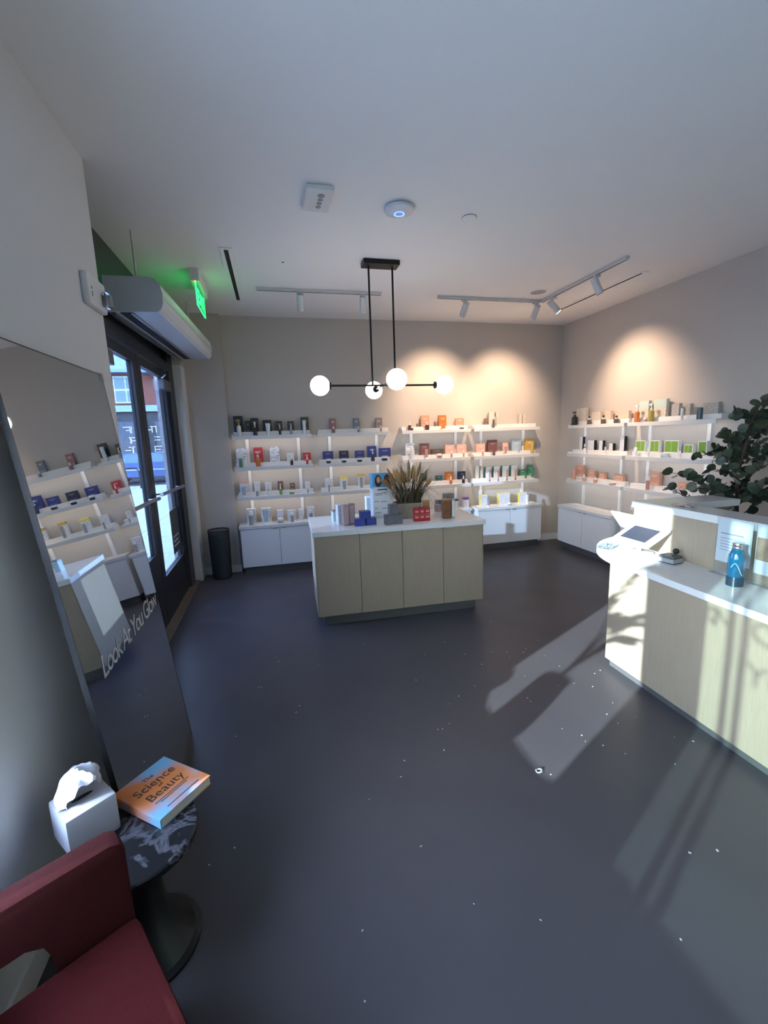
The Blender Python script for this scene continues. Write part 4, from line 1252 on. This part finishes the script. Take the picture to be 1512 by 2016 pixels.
obj('base', MB().lathe([(0, 0), (0.117, 0), (0.117, 0.012), (0, 0.012)], 40), M_BIN, bn)
obj('bin_liner', MB().lathe([(0, 0.016), (0.1, 0.016), (0.113, 0.5), (0.122, 0.6), (0.118, 0.6), (0.108, 0.5), (0.095, 0.02), (0, 0.02)], 24), mat('grey bin liner', '#5a6068', 0.5, 0, 0.2), bn)

# ------------------------------------------------------------------ chair, side table and what is on it
CH = thing('armchair', 'dark red upholstered armchair in the lower left corner', 'chair', (-0.501, 0.811, 0), math.atan2(0.533, 0.846))
M_VEL = mat('oxblood fabric', '#3f1719', 0.95, 0, 0.12, 60, 0.25, 500, spec=0.15)
M_VEL2 = mat('oxblood seat fabric', '#421315', 0.95, 0, 0.12, 60, 0.25, 500, spec=0.12)
armp = [(-0.22, 0.12), (-0.22, 0.66), (-0.19, 0.69), (0.185, 0.69), (0.21, 0.68), (0.22, 0.655), (0.22, 0.12), (0.045, 0.12), (0.045, 0.49), (0.03, 0.535), (-0.01, 0.56), (-0.14, 0.56), (-0.14, 0.12)]


def arm(y0, y1):
    m_ = MB().prism(armp, y0, y1, 'y')
    es = [e for e in m_.bm.edges if abs(e.verts[0].co.y - e.verts[1].co.y) < 1e-6]
    bmesh.ops.bevel(m_.bm, geom=es, offset=0.012, segments=2, affect='EDGES', profile=0.6)
    return m_


obj('arm', arm(0.302, 0.372), M_VEL, CH, smooth=True)
obj('arm', arm(-0.372, -0.302), M_VEL, CH, smooth=True)
obj('seat', MB().box(-0.13, 0.225, -0.301, 0.301, 0.31, 0.445, 0.025), M_VEL2, CH, smooth=True)
obj('seat_base', MB().box(-0.13, 0.21, -0.301, 0.301, 0.14, 0.309, 0.01), M_VEL2, CH)
obj('backrest', MB().box(-0.22, -0.131, -0.301, 0.301, 0.2, 0.57, 0.03), M_VEL, CH, smooth=True)
for x in (-0.18, 0.17):
    for y in (-0.33, 0.33):
        obj('leg', MB().cyl(x, y, 0, 0.12, 0.014, 12, 0.02), M_BLACK, CH, smooth=True)

TX, TY, TZ = -0.555, 1.455, 0.45
tbk = thing('side_table', 'round black marble side table beside the red armchair', 'table', (TX, TY, 0))
obj('table_top', MB().lathe([(0, TZ - 0.03), (0.19, TZ - 0.03), (0.2, TZ - 0.024), (0.2, TZ - 0.006), (0.195, TZ), (0, TZ)], 56), mat_marble(), tbk, smooth=True)
obj('pedestal', MB().lathe([(0.15, 0.02), (0.075, 0.12), (0.06, 0.28), (0.09, TZ - 0.031), (0, TZ - 0.031)], 36), M_BLACK, tbk, smooth=True)
obj('base', MB().lathe([(0, 0), (0.17, 0), (0.17, 0.012), (0.15, 0.02), (0, 0.02)], 44), M_BLACK, tbk, smooth=True)

bk = thing('hardcover_book', 'orange and blue hardcover book lying on the black side table', 'book', (-0.498, 1.617, TZ + 0.0005), math.atan2(0.169, 0.138))
BW, BH, BT = 0.218, 0.258, 0.038
mc = mat_cover()
obj('page_block', MB().box(-BW / 2 + 0.004, BW / 2 - 0.003, -BH / 2 + 0.003, BH / 2 - 0.003, 0.003, BT - 0.003), mat('book pages', '#d3cdc2', 0.8, 0, 0.1, 300, stretch=(1, 1, 60)), bk)
fc = obj('front_cover', MB().box(-BW / 2, BW / 2, -BH / 2, BH / 2, BT - 0.003, BT, 0.0008), mc, bk)
obj('back_cover', MB().box(-BW / 2, BW / 2, -BH / 2, BH / 2, 0, 0.003, 0.0008), mc, bk)
obj('spine', MB().box(-BW / 2 - 0.002, -BW / 2 + 0.002, -BH / 2, BH / 2, 0.003, BT - 0.003), mc, bk)
M_TITLE = mat('dark title ink', '#2e2b33', 0.6)
for s, sz, y in (('The', 0.026, 0.072), ('Science', 0.054, 0.025), ('of', 0.024, 0.004), ('Beauty', 0.054, -0.035)):
    lettering(s, sz, M_TITLE, bk, (0.0, y, BT + 0.0006), (1, 0, 0), (0, 1, 0), align='CENTER')
for a, b, y in ((-0.07, 0.07, -0.056), (-0.055, 0.055, -0.066), (-0.06, 0.075, -0.105)):
    obj('printed_line', MB().box(a, b, y, y + 0.0035, BT, BT + 0.0005), M_TITLE, bk)

tis = thing('tissue_box', 'white cube tissue box on the black side table', 'tissue box', (-0.71, 1.508, TZ + 0.0005), math.radians(40))
M_CUBE = mat('matte white plastic', '#adafb8', 0.45, 0, 0.01)
tb_ = MB()
hs, th = 0.076, 0.14
tb_.box(-hs, hs, -hs, hs, 0, th, 0.012)
obj('box_cover', tb_, M_CUBE, tis, smooth=True)
obj('slot', MB().prism([(0.032 * math.cos(2 * math.pi * k / 20), 0.009 * math.sin(2 * math.pi * k / 20)) for k in range(20)], th, th + 0.0008), M_GAP, tis)
sh = MB()
rr = random.Random(4)
gu, gv = 16, 10
grid = []
for i in range(gu + 1):
    a = math.pi * (0.02 + 0.78 * i / gu)
    row = []
    for j in range(gv + 1):
        v = j / gv - 0.5
        rad = 0.062 + 0.012 * math.cos(v * 5) + 0.004 * math.sin(i * 1.1 + j * 0.9)
        row.append(sh.bm.verts.new((-rad * math.cos(a) * 1.0 + 0.006 * math.sin(j * 1.4), v * 0.10 * (0.55 + 0.7 * math.sin(a)) + 0.004 * math.sin(i * 0.8),
                                    th + 0.002 + rad * 1.45 * math.sin(a) + 0.003 * math.sin(i + j * 1.3))))
    grid.append(row)
for i in range(gu):
    for j in range(gv):
        sh.bm.faces.new((grid[i][j], grid[i + 1][j], grid[i + 1][j + 1], grid[i][j + 1]))
tsu = obj('tissue', sh, mat('tissue paper', '#adb0ba', 0.9, 0, 0.02, 40, 0.2, 90), tis, smooth=True)

# ------------------------------------------------------------------ palm on the window ledge (its shadow falls on floor and counter)
pp = thing('window_palm', 'potted palm on the sunny window ledge beside the camera', 'potted plant', (-1.0, 1.03, SILL + 0.003))
obj('pot', MB().lathe([(0, 0), (0.075, 0), (0.1, 0.2), (0.1, 0.215), (0.088, 0.215), (0.085, 0.2), (0, 0.195)], 28), mat('white glazed pot', '#d5d5d2', 0.3), pp, smooth=True)
obj('soil', MB().lathe([(0, 0.196), (0.084, 0.198), (0.084, 0.202), (0, 0.202)], 20), mat('soil', '#3a332c', 0.95), pp)
M_PALM = mat('palm leaf', '#4d6a3a', 0.5, 0, 0.15, 10)
rp_ = random.Random(9)
for k in range(17):
    az = (-2.2 + 1.5 * k / 11 if k < 12 else 0.6 + 0.5 * (k - 12)) + rp_.uniform(-0.1, 0.1)
    hgt = rp_.uniform(0.55, 1.15)
    rch = rp_.uniform(0.12, 0.62)
    fr = MB()
    pts = []
    for q in range(13):
        s = q / 12
        pts.append(Vector((max(-0.1, math.cos(az) * rch * 0.3 * s), math.sin(az) * rch * s ** 1.7, 0.2 + hgt * s - 0.16 * s ** 3)))
    fr.tube(pts, 0.007, 5, 0.002)
    for q in range(7, 13):
        t_ = (pts[q] - pts[q - 1]).normalized()
        for sgn in (-1, 1):
            side = Vector((0.15, sgn * 1.0, 0.5)).normalized()
            tip = pts[q] + side * (0.15 * (1.2 - 0.1 * abs(q - 9))) + t_ * 0.06
            mid = pts[q].lerp(tip, 0.5) + Vector((0, 0, 0.008))
            fr.strip([pts[q], mid, tip], [0.004, 0.028, 0.002], Vector((0, t_.z, -t_.y)).normalized() if abs(t_.z) > .1 else t_)
    obj('frond', fr, M_PALM, pp)

# ------------------------------------------------------------------ floor litter
gr = MB()
rf = random.Random(21)
for k in range(70):
    x, y = rf.uniform(-0.4, 2.1), rf.uniform(0.6, 3.6)
    if k > 45:
        x, y = rf.uniform(1.2, 2.2), rf.uniform(1.7, 3.2)
    a, b = rf.uniform(0.0015, 0.005), rf.uniform(0.0015, 0.004)
    gr.box(x - a, x + a, y - b, y + b, 0.0002, 0.0016, rot=Matrix.Rotation(rf.uniform(0, 3), 3, 'Z'))
g = obj('floor_grit', gr, mat('pale grit', '#c9ccd2', 0.8))
tag(g, 'tiny pale specks of grit scattered over the dark floor', 'grit')
g['kind'] = 'stuff'
sc_ = thing('paper_scrap', 'small curled pale scrap lying at the edge of the floor sun patch', 'scrap', (1.213, 1.79, 0.0005))
obj('curl', MB().tube([(0.016 * math.cos(a), 0.013 * math.sin(a), 0.005 + 0.002 * math.sin(3 * a)) for a in [0.45 * q for q in range(14)]], 0.0032, 6), mat('pale scrap paper', '#aeb4bd', 0.5), sc_, smooth=True)
obj('scrap_tail', MB().box(0.008, 0.022, -0.004, 0.004, 0.0, 0.002), mat('pale scrap paper', '#aeb4bd'), sc_)
